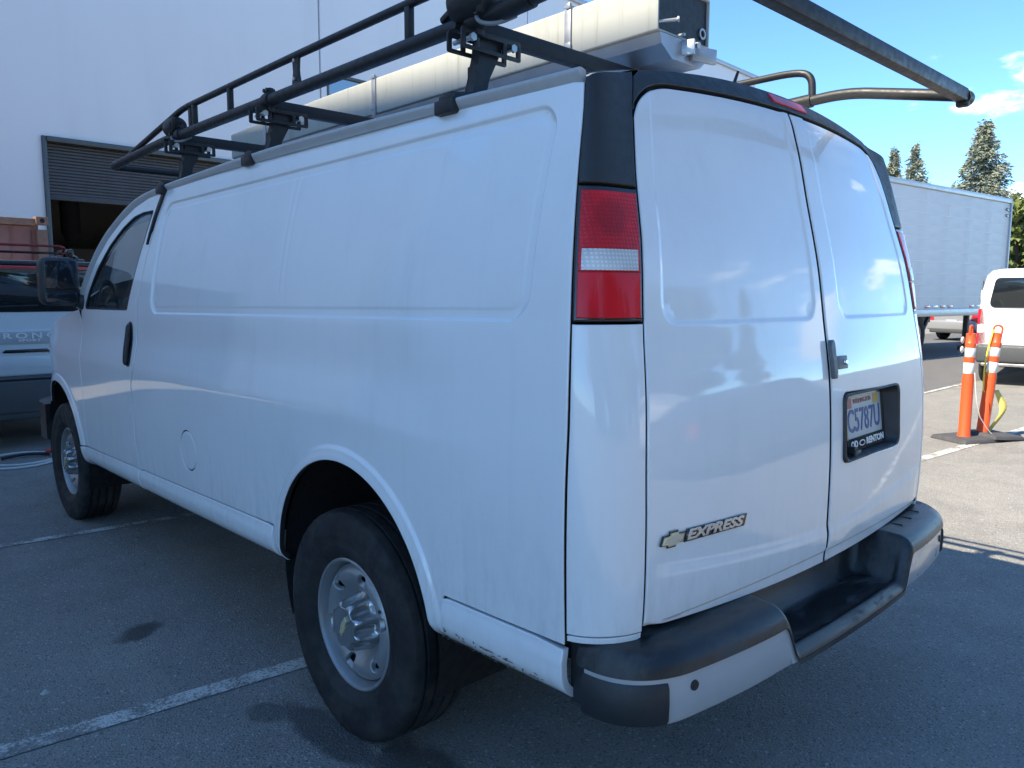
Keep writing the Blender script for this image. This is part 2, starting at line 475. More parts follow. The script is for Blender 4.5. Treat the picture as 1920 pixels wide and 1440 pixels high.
YR=_spl([.4,.65,.75,.9,1.07,1.23,1.38,1.55,1.74,1.92,2.006,2.107],[-1.145,-1.152,-1.158,-1.160,-1.155,-1.142,-1.118,-1.091,-1.048,-1.006,-.977,-.90])
XE=_spl([.4,1.0,1.2,1.38,1.6,1.84,1.93,2.1],[.85,.855,.845,.826,.793,.745,.720,.645])
def bow(x,z):
    u=np.abs(x)/XE(z)
    return (.040+.014*np.clip((np.asarray(z)-1.6)/.3,0,1))*u**2
HWR=_spl([.38,.42,.46,.52,.60,.75,.95,1.08,1.14,1.22,1.38,1.55,1.75,1.90,1.96,2.0,2.04],
        [.86,.925,.960,.982,.990,.997,1.002,1.001,.999,.994,.981,.960,.918,.876,.859,.840,.80])
def hw(z,y):
    g=1-.25*np.clip(y-3.35,0,None)**2-1.2*np.clip(y-3.95,0,None)**2
    k=np.clip((-.15-np.asarray(y,float))/.75,0,1);k=k*k*(3-2*k)
    return (HW(z)*(1-k)+HWR(z)*k)*g
def zwarp(y,z):  # crease runs lower at the rear
    return z+.055*np.clip(-.1-y,0,None)*np.exp(-((z-1.12)/.12)**2)
def PS(v,z):
    v=np.asarray(v,float);z=np.asarray(z,float);v,z=np.broadcast_arrays(v,z)
    yc=YC(z);side=v>=yc
    zz=zwarp(v,z)
    hs=hw(zz,v);hc=hw(zwarp(yc,z),yc)
    t=np.clip((yc-v)/.2,0,1)
    xe=XE(z);ye=YR(z)+bow(xe,z);sl=2*bow(xe,z)/xe   # dY/d|x| at E
    L=np.hypot(hc-xe,yc-ye)*1.0
    n=np.hypot(1,sl)
    p0x,p0y=-hc,yc;m0x,m0y=0*L,-L
    p1x,p1y=-xe,ye;m1x,m1y=L/n,-L*sl/n
    t2=t*t;t3=t2*t
    h00,h10,h01,h11=2*t3-3*t2+1,t3-2*t2+t,-2*t3+3*t2,t3-t2
    cx=h00*p0x+h10*m0x+h01*p1x+h11*m1x;cy=h00*p0y+h10*m0y+h01*p1y+h11*m1y
    return np.stack([np.where(side,-hs,cx),np.where(side,v,cy),z],-1)
def PR(x,z):
    x=np.asarray(x,float);z=np.asarray(z,float);x,z=np.broadcast_arrays(x,z)
    return np.stack([x,YR(z)+bow(x,z),z],-1)
# ------------------------------------------------------------------ materials of the van
M_WHITE = paint('van_white_paint', (.79, .80, .81), dirt=.42, dirt_z=(.40, 1.05))
M_ROCK = paint('van_white_rocker_paint', (.79, .80, .81), dirt=.62, dirt_z=(.40, .66))
M_TRIM = simple('black_grained_plastic', (.022, .024, .027), .48, bump=.25, bscale=420, coat=.0)
t = NT('black_step_plastic')
dp = t.math('MULTIPLY', t.ramp(t.noise(7, 7, .7, stretch=(1, 2.2, 1)), .44, .66), t.ramp(t.noise(1.9, 4), .38, .62, .25, 1))
t.set('Base Color', t.mix(t.math('MULTIPLY', dp, .75), (.017, .018, .020), (.078, .080, .080))); t.set('Roughness', t.ramp(dp, 0, 1, .34, .75)); t.bump(t.noise(300, 4), .3, .004); M_PAD = t.m
M_RUB = simple('black_rubber', (.018, .018, .019), .7)
M_DARK = simple('dark_underbody', (.012, .012, .013), .8)
M_GAP = simple('dark_cavity', (.006, .006, .007), .9)
M_CHROME = simple('bumper_grey_paint', (.52, .53, .54), .32, metal=.25, var=.08, scale=6, coat=.4)
M_GLASS = NT('tinted_glass')
M_GLASS.set('Base Color', (.20, .24, .25)); M_GLASS.set('Transmission Weight', .92); M_GLASS.set('Roughness', .01); M_GLASS.set('IOR', 1.45); M_GLASS.set('Specular IOR Level', .5)
M_GLASS = M_GLASS.m
def lens(name, col, sc_=300):
    t = NT(name); x = t.xyz()
    w1 = t.n.new('ShaderNodeTexWave'); w1.wave_type = 'BANDS'; w1.bands_direction = 'Z'; w1.inputs['Scale'].default_value = 34; t.l.new(t.tc(), w1.inputs['Vector'])
    w2 = t.n.new('ShaderNodeTexWave'); w2.wave_type = 'BANDS'; w2.bands_direction = 'X'; w2.inputs['Scale'].default_value = 34; t.l.new(t.tc(), w2.inputs['Vector'])
    h = t.math('MULTIPLY', w1.outputs['Fac'], w2.outputs['Fac'])
    f = t.ramp(h, .05, .7)
    big = t.ramp(t.noise(9, 2), .35, .65)
    t.set('Base Color', t.mix(t.math('ADD', t.math('MULTIPLY', f, .45), t.math('MULTIPLY', big, .5)), tuple(c*.55 for c in col), col))
    sp_ = t.n.new('ShaderNodeCombineXYZ'); t.l.new(t.math('ABSOLUTE', x[0]), sp_.inputs[0]); t.l.new(x[1], sp_.inputs[1]); t.l.new(x[2], sp_.inputs[2])
    vd = t.n.new('ShaderNodeVectorMath'); vd.operation = 'DISTANCE'; t.l.new(sp_.outputs[0], vd.inputs[0]); vd.inputs[1].default_value = (.885, -1.045, 1.648)
    bowl = t.ramp(vd.outputs['Value'], .042, .062, 1, 0)          # round reflector bowl seen through the lens
    t.set('Base Color', t.mix(t.math('MULTIPLY', bowl, .55), t.b.inputs['Base Color'].links[0].from_socket, tuple(c*.30 for c in col)))
    t.set('Roughness', .25); t.set('Specular IOR Level', .2); t.set('Coat Weight', .35); t.set('Coat Roughness', .02)
    t.bump(h, .5, .002)
    return t.m
M_RED = lens('red_lens', (.80, .012, .022)); M_CLEAR = lens('clear_lens', (.85, .87, .88)); M_REDP = simple('red_lens_plain', (.66, .010, .020), .2, var=.3, scale=10, coat=.25, spec=.25)
M_BLK = simple('black_gloss', (.01, .01, .011), .2, coat=.5)
M_STEEL = simple('steel_grey_wheel_paint', (.33, .34, .35), .38, metal=.55, var=.15, scale=16)
M_CAP = simple('bright_cap_plastic', (.42, .43, .44), .22, metal=.85, var=.12)
M_GOLD = simple('gold_emblem', (.66, .58, .36), .35, metal=.4)
M_BADGE = simple('bright_badge', (.62, .63, .64), .2, metal=.9)
M_PLATE = simple('plate_white', (.36, .39, .42), .35, var=.08)
M_INK = simple('plate_ink_blue', (.03, .06, .22), .5)
M_INKR = simple('plate_ink_red', (.40, .08, .07), .5)
M_YEL = simple('sticker_yellow', (.55, .36, .03), .5)
M_WTXT = simple('white_print', (.75, .75, .75), .5)
M_GREYM = simple('galvanised_hasp', (.13, .14, .155), .5, metal=.5)
M_SEAT = simple('grey_seat_vinyl', (.06, .065, .07), .7)
M_MIRROR = simple('mirror_glass', (.035, .045, .06), .04, metal=.6, var=.02)
t = NT('tyre_rubber'); xx = t.xyz()
dst = t.ramp(t.noise(7, 6, .7), .38, .75)
t.set('Base Color', t.mix(t.math('MULTIPLY', dst, .75), (.014, .014, .015), (.052, .05, .048))); t.set('Roughness', t.ramp(t.noise(20, 3), .3, .7, .62, .85)); t.set('Specular IOR Level', .35)
t.bump(t.noise(90, 4), .25, .004); M_TYRE = t.m

M_RAIL = paint('grey_drip_rail', (.44, .45, .46), dirt=.5, dirt_z=(1.2, 2.6), coat=.3)  # grey, darker than the white body paint
M_GAPSHADE = simple('panel_gap_shade', (.012, .012, .013), .8)  # shade between the panels, put into the colour of their edge returns
M_BODY = [M_WHITE, M_GAPSHADE]
van = thing('cargo_van', 'white cargo van with black rear corner trim and step bumper, filling the foreground', 'van', (0, 0, 0))

ARC = (-.03, .485); AR = .452
FARC = (3.42, .46); FAR = .447
def zs(v): return .646-.025*(v+1.)
def arch_lip(v, z):
    d = 0
    for c, r in ((ARC, AR), (FARC, FAR)):
        q = np.hypot(v-c[0], np.maximum(z-c[1], 0)*1.0)-r
        d = d + np.where(np.abs(v-c[0]) < .62, .015*(1-sstep(q, .036, .052))*(1-.35*sstep(q, .0, .04)), 0)
    return d
PAN = (.4325, 1.6615, 1.2875, .2635)      # centre v, z, half sizes of the pressed side panel
def rel_side(v, z):
    z2 = z+.0125*(v+.8)
    sd = sd_round(v, z2, PAN[0], PAN[1], PAN[2], PAN[3], .075)
    d = -.0085*(1-sstep(sd, -.010, .001))+.003*(1-sstep(sd, -.040, -.026))
    bead = sstep(z, 1.44, 1.5)*(1-sstep(z, 1.85, 1.9))
    d = d - .0016*bead*(np.exp(-((v-.435)/.006)**2)+np.exp(-((v-.395)/.006)**2)*.8)
    # faint oil-canning of the big sheet
    d = d + .0008*np.sin(v*3.1+z*1.3)*np.sin(z*5.+.7*v)
    d = d - .055*np.clip((zs(v)-z-.07)/.09, 0, 2)**2        # the sill line tucks under
    return d + arch_lip(v, z)
def rel_rock(v, z):
    k = zs(v)-z
    return .004+.009*sstep(k, 0, .045)-.055*np.clip((k-.07)/.09, 0, 2)**2 + arch_lip(v, z)*(1-sstep(k, .0, .05)*.4)
def arcpts(c, r, a0, a1, n=60): return [(c[0]+r*math.cos(R(a0+(a1-a0)*i/n)), c[1]+r*math.sin(R(a0+(a1-a0)*i/n))) for i in range(n+1)]
def ang_at(c, r, z): return math.degrees(math.asin((z-c[1])/r))
SEAM_B = [(1.966, .571), (1.983, .70), (1.985, .818), (1.983, .95), (1.970, 1.02), (1.935, 1.075), (1.916, 1.12), (1.916, 1.28), (1.902, 1.40), (1.876, 1.49), (1.838, 1.67), (1.812, 1.849), (1.799, 1.953)]
G = .0045
a_r = 180-ang_at(ARC, AR, zs(-.46)+.004); a_f = ang_at(ARC, AR, zs(.4)+.004)
RAIL = [(-.905, 1.9745), (-.7, 1.978), (-.45, 1.984), (0, 1.992), (.5, 1.996), (1.0, 1.990), (1.5, 1.976), (1.85, 1.962), (2.05, 1.946), (2.22, 1.915), (2.38, 1.855), (2.54, 1.77), (2.68, 1.655), (2.80, 1.52), (2.88, 1.40), (2.895, 1.372)]
rs = _spl([p[0] for p in RAIL], [p[1] for p in RAIL])
loop = [(1.803, 1.957)] + [(float(v), float(rs(v))-.010) for v in np.linspace(1.7, -.88, 40)]
loop += [(YC(z)-.014+G, z) for z in np.linspace(1.958, zs(-1)+.006, 24)]
LO = AR+.054
loop += [(-.8, zs(-.8)+.005), (ARC[0]-LO-.006, zs(-.53)+.005), (ARC[0]-LO, zs(-.53)-.006), (ARC[0]-LO, .530), (ARC[0]-LO+.010, .504), (ARC[0]-LO+.030, .497), (ARC[0]-AR-.004, .506)]
loop += arcpts(ARC, AR, 180, 0, 80) + [(ARC[0]+AR+.004, .474), (ARC[0]+LO-.030, .456), (ARC[0]+LO-.010, .460), (ARC[0]+LO, .485), (ARC[0]+LO, zs(.47)-.006), (ARC[0]+LO+.006, zs(.48)+.005)]
loop += [(v, zs(v)+.0032) for v in np.linspace(.6, 1.9, 8)]
loop += [(v-G, z) for v, z in SEAM_B[:-1]]
loop = [(float(a), float(b)) for a, b in loop]
FUEL = (1.265, .775); fr = .088
fcirc = lambda r: [(FUEL[0]+r*math.cos(t), FUEL[1]+r*math.sin(t)) for t in np.linspace(0, 2*math.pi, 49)[:-1]]
rectp = arc_pts([(PAN[0]-PAN[2], PAN[1]-PAN[3]-.0125*(PAN[0]-PAN[2]+.8)), (PAN[0]+PAN[2], PAN[1]-PAN[3]-.0125*(PAN[0]+PAN[2]+.8)),
                 (PAN[0]+PAN[2], PAN[1]+PAN[3]-.0125*(PAN[0]+PAN[2]+.8)), (PAN[0]-PAN[2], PAN[1]+PAN[3]-.0125*(PAN[0]-PAN[2]+.8))], .075)
pcurves = [offset_pts(rectp, [o_], .012) for o_ in (-.040, -.033, -.026, -.0105, -.007, -.0035, .001)]
ex = [np.array([(9., 9.)])]
for q in (.02, .034, .040, .046, .0525):
    ex.append(np.array(arcpts(ARC, AR+q, 0, 180, 110)))
    for sg_ in (-1, 1): ex.append(np.stack([np.full(12, ARC[0]+sg_*(AR+q)), np.linspace(.50, .475+.0, 12)], 1))
for vv in (.375, .387, .395, .403, .415, .427, .435, .443, .455): ex.append(np.stack([np.full(50, vv), np.linspace(1.42, 1.92, 50)], 1))
ex = np.concatenate(ex)
patch('side_panel', [loop, fcirc(fr+.003)], PS, M_BODY, van, rel_side, .028, .013, ex, out=-1, mirror=True, rim=.0035, curves=pcurves)
patch('fuel_door', [fcirc(fr-.002)], PS, M_BODY, van, rel_side, .03, .012, out=-1, rim=.0045)
# fuel door backing ring, seen as the dark line
patch('fuel_door_recess', [fcirc(fr+.012), fcirc(fr-.012)], PS, M_GAP, van, rel_side, .03, .014, out=-1, rim=0, off=-.012)

# front door with its window opening, then the strip and wing ahead of it
win = [(2.055, 1.378), (1.975, 1.56), (1.915, 1.73), (1.885, 1.868), (2.04, 1.868), (2.16, 1.855), (2.30, 1.807), (2.46, 1.722), (2.61, 1.605), (2.73, 1.475), (2.80, 1.375)]
win = arc_pts(win, [.02, .1, .1, .012, .08, .2, .2, .2, .2, .05, .02], 4)
dtop = [(1.80, 1.952), (2.0, 1.942), (2.19, 1.908), (2.36, 1.848), (2.52, 1.762), (2.66, 1.65), (2.78, 1.515), (2.865, 1.39), (2.872, 1.372)]
FD = 2.87
dl = [(v+G, z) for v, z in SEAM_B[:-1]] + dtop + [(FD+.01, 1.30), (FD, 1.1), (FD, zs(FD)+.006)] + [(v, zs(v)+.0032) for v in np.linspace(2.7, 2.1, 4)]
patch('front_door', [dl, win], PS, M_BODY, van, rel_side, .035, .015, out=-1, mirror=True, rim=.0035)
gl = patch('door_window', [win], PS, M_GLASS, van, None, .12, .03, out=-1, mirror=True, rim=0, depth=.004, off=-.012)
seal = [np.array(win)]
ws = B()
wp = resample(win, .02); P3 = PS(wp[:, 0], wp[:, 1])
ws.tube([tuple(p+np.array([.006, 0, 0])) for p in np.vstack([P3, P3[:2]])], .007, n=8, cap=False)
ws.build('window_seal', M_RUB, van)
# wing between door and wheel, over the arch, to the nose
a0 = 180-ang_at(FARC, FAR, zs(3)+.005)
wing = [(FD+.002, zs(FD)+.006), (FD+.002, 1.1), (FD+.012, 1.30), (2.935, 1.368)] + [(3.2, 1.335), (3.5, 1.285), (3.8, 1.215), (4.0, 1.14), (4.10, 1.04), (4.13, .90), (4.13, .735), (3.86, .73)]
wing = wing + arcpts(FARC, FAR, 38, a0, 60)
exf = np.concatenate([np.array(arcpts(FARC, FAR+q, -10, 190, 90)) for q in (.02, .035, .044, .053)])
patch('front_wing', [wing], PS, M_BODY, van, rel_side, .04, .015, exf, out=-1, mirror=True, rim=.0035)

# rocker panels under the seam
def rocker(v0, v1, fr0=None, fr1=None):
    n = 30; vs = np.linspace(v0, v1, n)
    up = [(v, zs(v)+.001) for v in vs]; lo = [(v, zs(v)-.165) for v in vs[::-1]]
    return up+lo
rl = [(YC(.6)-.014+G, zs(-1)-.004)] + [(v, zs(v)+.001) for v in np.linspace(-.9, -.56, 6)] + [(ARC[0]-LO-.003, zs(-.54)-.003), (ARC[0]-LO-.003, .478), (ARC[0]-LO-.012, .468)] + [(v, zs(v)-.165) for v in np.linspace(-.62, -.96, 6)] + [(YC(.6)-.014+G, zs(-1)-.165)]
patch('rocker_panel', [[(float(a), float(b)) for a, b in rl]], PS, M_ROCK, van, rel_rock, .02, .012, None, out=-1, mirror=True, rim=.003)
rm = [(ARC[0]+LO+.003, .462), (ARC[0]+LO+.003, zs(.48)-.003)] + [(v, zs(v)+.001) for v in np.linspace(.52, 1.9, 20)] + [(1.966-G, zs(1.966)-.003), (1.958-G, zs(1.96)-.165)] + [(v, zs(v)-.165) for v in np.linspace(1.9, .53, 20)] + [(ARC[0]+LO+.012, .452)]
patch('rocker_panel', [rm], PS, M_ROCK, van, rel_rock, .022, .013, out=-1, mirror=True, rim=.004)
rf = [(1.966+G, zs(1.966)-.003)] + [(v, zs(v)+.001) for v in np.linspace(2.05, 2.9, 14)] + arcpts(FARC, FAR, a0+.8, 183, 10) + [(2.98, .42), (3.0, .40)] + [(v, zs(v)-.165) for v in np.linspace(2.9, 2.05, 14)] + [(1.958+G, zs(1.96)-.165)]
patch('rocker_panel', [rf], PS, M_ROCK, van, rel_rock, .022, .013, out=-1, mirror=True, rim=.004)

# rear corner: white lower piece, lamp, black upper trim
def corner(z0, z1, m0=.0168, m1=.1985, n=30, rr=.006):
    zz = np.linspace(z0, z1, n)
    return [(float(YC(z)-m0), float(z)) for z in zz]+[(float(YC(z)-m1), float(z)) for z in zz[::-1]]
patch('corner_panel', [corner(.682, 1.399)], PS, M_BODY, van, None, .02, .012, out=-1, mirror=True, rim=.004)
patch('lower_corner_flange', [corner(.664, .679)], PS, M_WHITE, van, None, .02, .012, out=-1, mirror=True, rim=.002, off=-.003)
lampf = patch('tail_lamp', [corner(1.404, 1.713)], PS, M_BLK, van, None, .02, .012, out=-1, mirror=True, rim=.006)
for side in (0, 1):
    for nm, z0, z1, mm in (('upper_red_lens', 1.5165, 1.701, M_RED), ('clear_lens', 1.519, 1.567, M_CLEAR), ('lower_red_lens', 1.4125, 1.5155, M_REDP)):
        o = patch(nm, [corner(z0, z1, *((.029, .190) if mm is not M_CLEAR else (.038, .181)), 16)], PS, mm, lampf[side], None, .012, .01, out=-1, rim=.003 if mm is not M_CLEAR else .0015, depth=.004, off=.003 if mm is not M_CLEAR else .005)
        if side:
            me = o.data; me.transform(Matrix.Diagonal((-1, 1, 1, 1))); me.flip_normals()
def ztt(x): return 2.012-.024*(np.abs(x)/.6)**2       # top edge of the rear doors
def zTT(x): return 2.078-.062*(np.abs(x)/.70)**2.2     # top edge of the black trim
zc0 = 1.718
ct = [(float(YC(z)-.0175), float(z)) for z in np.linspace(zc0, 1.972, 16)]+[(float(YC(1.99)-m), 1.975+.04*((m-.0175)/.18)) for m in np.linspace(.04, .18, 8)]+[(float(YC(z)-.1995), float(z)) for z in np.linspace(2.016, zc0, 16)]
patch('corner_trim', [ct], PS, M_TRIM, van, None, .02, .012, out=-1, mirror=True, rim=.006)

# rear doors
def xed(z): return float(XE(z))-.0055
def rel_door(x, z):
    xs = x*.798/XE(z)
    d = 0
    for c, h in ((-.392, .345), (.417, .315)):
        sd = sd_round(xs, z, c, 1.792, h, .399, .06)
        d = d-.0042*(1-sstep(sd, -.014, .004))
    zl = .762+.05*(np.abs(x)/.7)**1.5
    d = d+.006*(1-sstep(z, zl-.022, zl+.018))*(1-sstep(np.abs(x)/XE(z), .90, .97))-.005*(1-sstep(z, .69, .70))
    d = d+.0009*np.sin(x*4.3+1.)*np.sin(z*5.1)
    return d
CG = .0085
def door_loop(sg):
    L_ = [(-CG, z) for z in np.linspace(.657, float(ztt(0))-.001, 30)]
    L_ += [(-x, float(ztt(x))) for x in np.linspace(.06, .54, 10)]
    # rounded upper corner
    p0, p1, p2 = (-.575, float(ztt(.575))), (-xed(1.985)+.004, 1.975), (-xed(1.89), 1.89)
    for k in np.linspace(0, 1, 12): L_.append((p0[0]*(1-k)**2+2*p1[0]*k*(1-k)+p2[0]*k*k, p0[1]*(1-k)**2+2*p1[1]*k*(1-k)+p2[1]*k*k))
    L_ += [(-xed(z), float(z)) for z in np.linspace(1.86, .69, 40)]
    L_ += [(-x, .657+.028*(x/.82)**2) for x in np.linspace(.78, .06, 14)]
    return [(sg*-a*-1 if sg > 0 else -a, b) for a, b in L_]
exd = []
for c, h in ((-.392, .345), (.417, .315)):
    rp = arc_pts([(c-h, 1.393), (c+h, 1.393), (c+h, 2.19), (c-h, 2.19)], .06)
    o_ = offset_pts(rp, [-.014, -.008, -.002, .004], .012); o_[:, 0] *= XE(o_[:, 1])/.798; exd.append(o_)
for q in (-.022, -.012, -.002, .008, .018):
    xx_ = np.linspace(-.82, .82, 120); exd.append(np.stack([xx_, .762+.05*(np.abs(xx_)/.7)**1.5+q], 1))
for q in (.69, .695, .70): exd.append(np.stack([np.linspace(-.82, .82, 120), np.full(120, q)], 1))
exd = np.concatenate(exd)
PX0, PX1, PZ0, PZ1 = .082, .556, .950, 1.163
hole = arc_pts([(PX0, PZ0+.006), (PX1, PZ0-.006), (PX1, PZ1-.006), (PX0, PZ1+.006)], .032)
dL = door_loop(1)
dR = [(-a, b) for a, b in dL]
rd_l = patch('rear_door', [dL], PR, M_BODY, van, rel_door, .026, .013, exd, out=1, rim=.0045, depth=.03)
rd_r = patch('rear_door', [dR, hole], PR, M_BODY, van, rel_door, .026, .013, exd, out=1, rim=.0045, depth=.03)
prop(rd_l, 'left rear door with the model badge'); prop(rd_r, 'right rear door with the licence plate recess')
# black arch over the doors
top = []
for x in np.linspace(-.655, .655, 50): top.append((float(x), float(zTT(x))))
g2 = .006
low = []
for a, b in [q for q in dL if q[1] > 1.80][::1]:
    if a < -.03: low.append((a-.007 if b < 1.93 else a-.004, b+(.008 if b > 1.9 else .0)))
low = [q for q in low if q[1] > 1.9]
xl = [(-float(XE(z))+.0005, float(z)) for z in np.linspace(2.0, 1.905, 6)]
low = [(a, b) for a, b in low if a > -float(XE(b))+.0025]
pl_ = low[::1]
left = sorted(pl_, key=lambda q: q[0])
trim = top[::1] + [(-a, b) for a, b in xl] + [(-a, b) for a, b in left] + [(0, float(ztt(0))+.009)] + left[::-1] + xl[::-1]
patch('door_arch_trim', [trim], PR, M_TRIM, van, None, .02, .011, out=1, rim=.0035)
# dark inner body seen through the gaps
bm = B()
rings = []
for y in np.linspace(-.93, 1.80, 14):
    rings.append([(-float(hw(z, y))+.024, y, z) for z in (1.0, 1.3, 1.6, 1.85, 1.94)]+[(-.5, y, 2.03), (.5, y, 2.03)]+[(float(hw(z, y))-.024, y, z) for z in (1.94, 1.85, 1.6, 1.3, 1.0)])
V, F = loft(rings); 
mesh_np('inner_body', V, F, M_GAP, van, smooth=False)
V = []; F = []
zzz = np.linspace(.66, 2.03, 30); xxx = np.linspace(-1, 1, 25)
for z in zzz:
    for x in xxx:
        q = PR(x*(XE(z)+.075), z); V.append((q[0], q[1]+.078+.06*abs(x)**8, z))
n = len(xxx)
F = [(i*n+j, i*n+j+1, (i+1)*n+j+1, (i+1)*n+j) for i in range(len(zzz)-1) for j in range(n-1)]
mesh_np('rear_frame', V, F, M_GAP, van)

# roof between the drip rails
V, F = [], []
ys = np.concatenate([np.linspace(0, .12, 8), np.linspace(.16, 1., 26)]); xs_ = np.linspace(-1, 1, 33)
for t_ in ys:
    for s_ in xs_:
        x = s_*(.862-.13*max(0, 1-t_/.06)*0)
        xr = s_*.80; zr = float(zTT(min(abs(xr), .66)))-.05*max(0, abs(xr)-.66)/.14
        yr = float(PR(xr*.82/.8 if 0 else xr, zr)[1]); y0 = min(yr, -.915+.0*abs(s_))
        y1 = 2.32-.62*abs(s_)**3*0
        y = y0+.012+(y1-y0)*t_
        zfull = 2.125-.15*abs(s_)**2.6-.02*np.clip((y-1.2)/1.1, 0, 1)**2
        k = sstep(np.array(t_), 0, .055)
        z = (zr-.004)*(1-k)+zfull*k
        xx_ = x*(1-(1-k)*.04)
        V.append((xx_, y, float(z)))
n = len(xs_)
F = [(i*n+j, i*n+j+1, (i+1)*n+j+1, (i+1)*n+j) for i in range(len(ys)-1) for j in range(n-1)]
mesh_np('roof', V, F, M_WHITE, van)
# drip rails, running down the windscreen pillars
for sg in (-1, 1):
    b = B(); pts = []
    for y in np.concatenate([np.linspace(-.905, 2.0, 40), np.linspace(2.05, 2.895, 26)]):
        z = float(rs(y)); pts.append((sg*(float(HW(min(z, 1.975)))+.004), y, z))
    sect = [(-.022, -.025), (-.012, -.0255), (-.008, -.022), (.0095, .006), (.0115, .013), (.007, .0185), (-.001, .0185), (-.014, .014)]
    if sg > 0: sect = [(-a, b_) for a, b_ in sect][::-1]
    sect = [(-a, b_) for a, b_ in sect][::-1] if True else sect
    b.tube(pts, 1.0, sect=sect)
    b.build('drip_rail', M_RAIL, van, angle=60)
# windscreen, pillars, bonnet and nose
pill = [(2.0, 1.95), (2.18, 1.922), (2.36, 1.862), (2.53, 1.775), (2.67, 1.66), (2.80, 1.52), (2.88, 1.37)]
V = []; F = []; nn = 15
for y, z in pill:
    for s_ in np.linspace(-1, 1, nn):
        V.append((s_*(float(HW(z))-.01), y+.02+(.40 if z < 1.95 else .32)*(1-s_*s_)**.8, z+.06*(1-s_*s_)*(1 if z > 1.6 else .6)))
F = [(i*nn+j, (i+1)*nn+j, (i+1)*nn+j+1, i*nn+j+1) for i in range(len(pill)-1) for j in range(nn-1)]
mesh_np('windscreen', V, F, M_GLASS, van)
V = []; nn = 17; tops = [(2.95, 1.36), (3.2, 1.335), (3.5, 1.285), (3.8, 1.215), (4.0, 1.14), (4.10, 1.04), (4.13, .90), (4.13, .735)]
for i, (y, z) in enumerate(tops):
    for s_ in np.linspace(-1, 1, nn):
        w = float(hw(z, y)); f_ = (1-s_*s_)
        V.append((s_*(w-.004), y+(.30 if i == 0 else .16)*f_, z+.05*f_*(1 if i < 5 else 0)))
F = [(i*nn+j, (i+1)*nn+j, (i+1)*nn+j+1, i*nn+j+1) for i in range(len(tops)-1) for j in range(nn-1)]
mesh_np('bonnet', V, F, M_WHITE, van)
b = B()
for k in range(4): b.box((0, 4.315-.0*k, .80+.07*k), (1.1, .03, .035), .006)
b.build('grille', M_TRIM, van)
for sg in (-1, 1): B().box((sg*.66, 4.25, .90), (.22, .06, .24), .02).build('headlamp', M_CLEAR, van)
# front bumper with dark wrap-round ends
b = B(); pts = []
for a in np.linspace(-1, 1, 31):
    th = a*R(90); pts.append((math.copysign(abs(math.sin(th))**.5, th)*.945, 3.86+.55*max(0., math.cos(th))**.62, .585))
b.tube(pts, 1., sect=[(-.045, -.125), (.03, -.135), (.05, -.08), (.055, .08), (.03, .125), (-.045, .12)])
b.build('front_bumper', M_PAD, van)

# door handle, dark and upright, in its recess
b = B(); hz = np.linspace(1.104, 1.312, 15)
b.tube([tuple(PS(2.003-.006*(z-1.2)/.1, z)+np.array([-.008-.010*math.sin(math.pi*(z-1.104)/.208), 0, 0])) for z in hz],
       [.009]+[.0155]*13+[.009], n=10, sect=None)
b.build('door_handle', M_TRIM, van)
patch('handle_bezel', [arc_pts([(1.972, 1.095), (2.036, 1.095), (2.034, 1.322), (1.970, 1.322)], .03)], PS, M_TRIM, van, rel_side, .03, .01, out=-1, rim=.003, depth=.004, off=.003)

# door mirrors
for sg in (-1, 1):
    b = B(); b.box((sg*1.085, 2.90, 1.530), (.205, .13, .275), .045, seg=4)
    hm = b.build('door_mirror', M_TRIM, van, angle=50)
    B().box((sg*1.087, 2.831, 1.567), (.163, .012, .165), .03, seg=3).build('mirror_glass', M_MIRROR, hm)
    B().box((sg*1.087, 2.831, 1.437), (.163, .012, .065), .02, seg=3).build('wide_mirror_glass', M_MIRROR, hm)
    B().tube([(sg*.945, 2.86, 1.41), (sg*.99, 2.89, 1.43), (sg*1.04, 2.90, 1.45)], [.06, .045, .04], n=10).build('mirror_arm', M_TRIM, hm)

# cab
b = B(); b.box((0, 2.5, .72), (1.8, 1.5, .06)); b.box((0, 1.84, 1.35), (1.72, .03, 1.2)); b.build('cab_floor', M_DARK, van)
b = B(); b.box((0, 3.12, 1.16), (1.75, .35, .36), .08); b.build('dashboard', M_TRIM, van)
for sg in (-1, 1):
    b = B(); b.box((sg*.5, 2.32, .98), (.52, .52, .18), .06); b.box((sg*.5, 2.04, 1.30), (.50, .14, .62), .06, rot=Matrix.Rotation(R(8), 3, 'X')); b.box((sg*.5, 1.99, 1.70), (.27, .11, .17), .045)
    b.build('seat', M_SEAT, van)
b = B()
for k in range(24):
    pass
b.tube([(-.5+.19*math.cos(a), 2.80+.19*math.sin(a)*math.sin(R(28)), 1.31+.19*math.sin(a)*math.cos(R(28))) for a in np.linspace(0, 2*math.pi, 29)], .016, n=8)
b.cyl((-.5, 2.80, 1.31), (-.5, 3.0, 1.22), .035); b.box((-.5, 2.80, 1.31), (.36, .02, .04))
b.build('steering_wheel', M_TRIM, van)
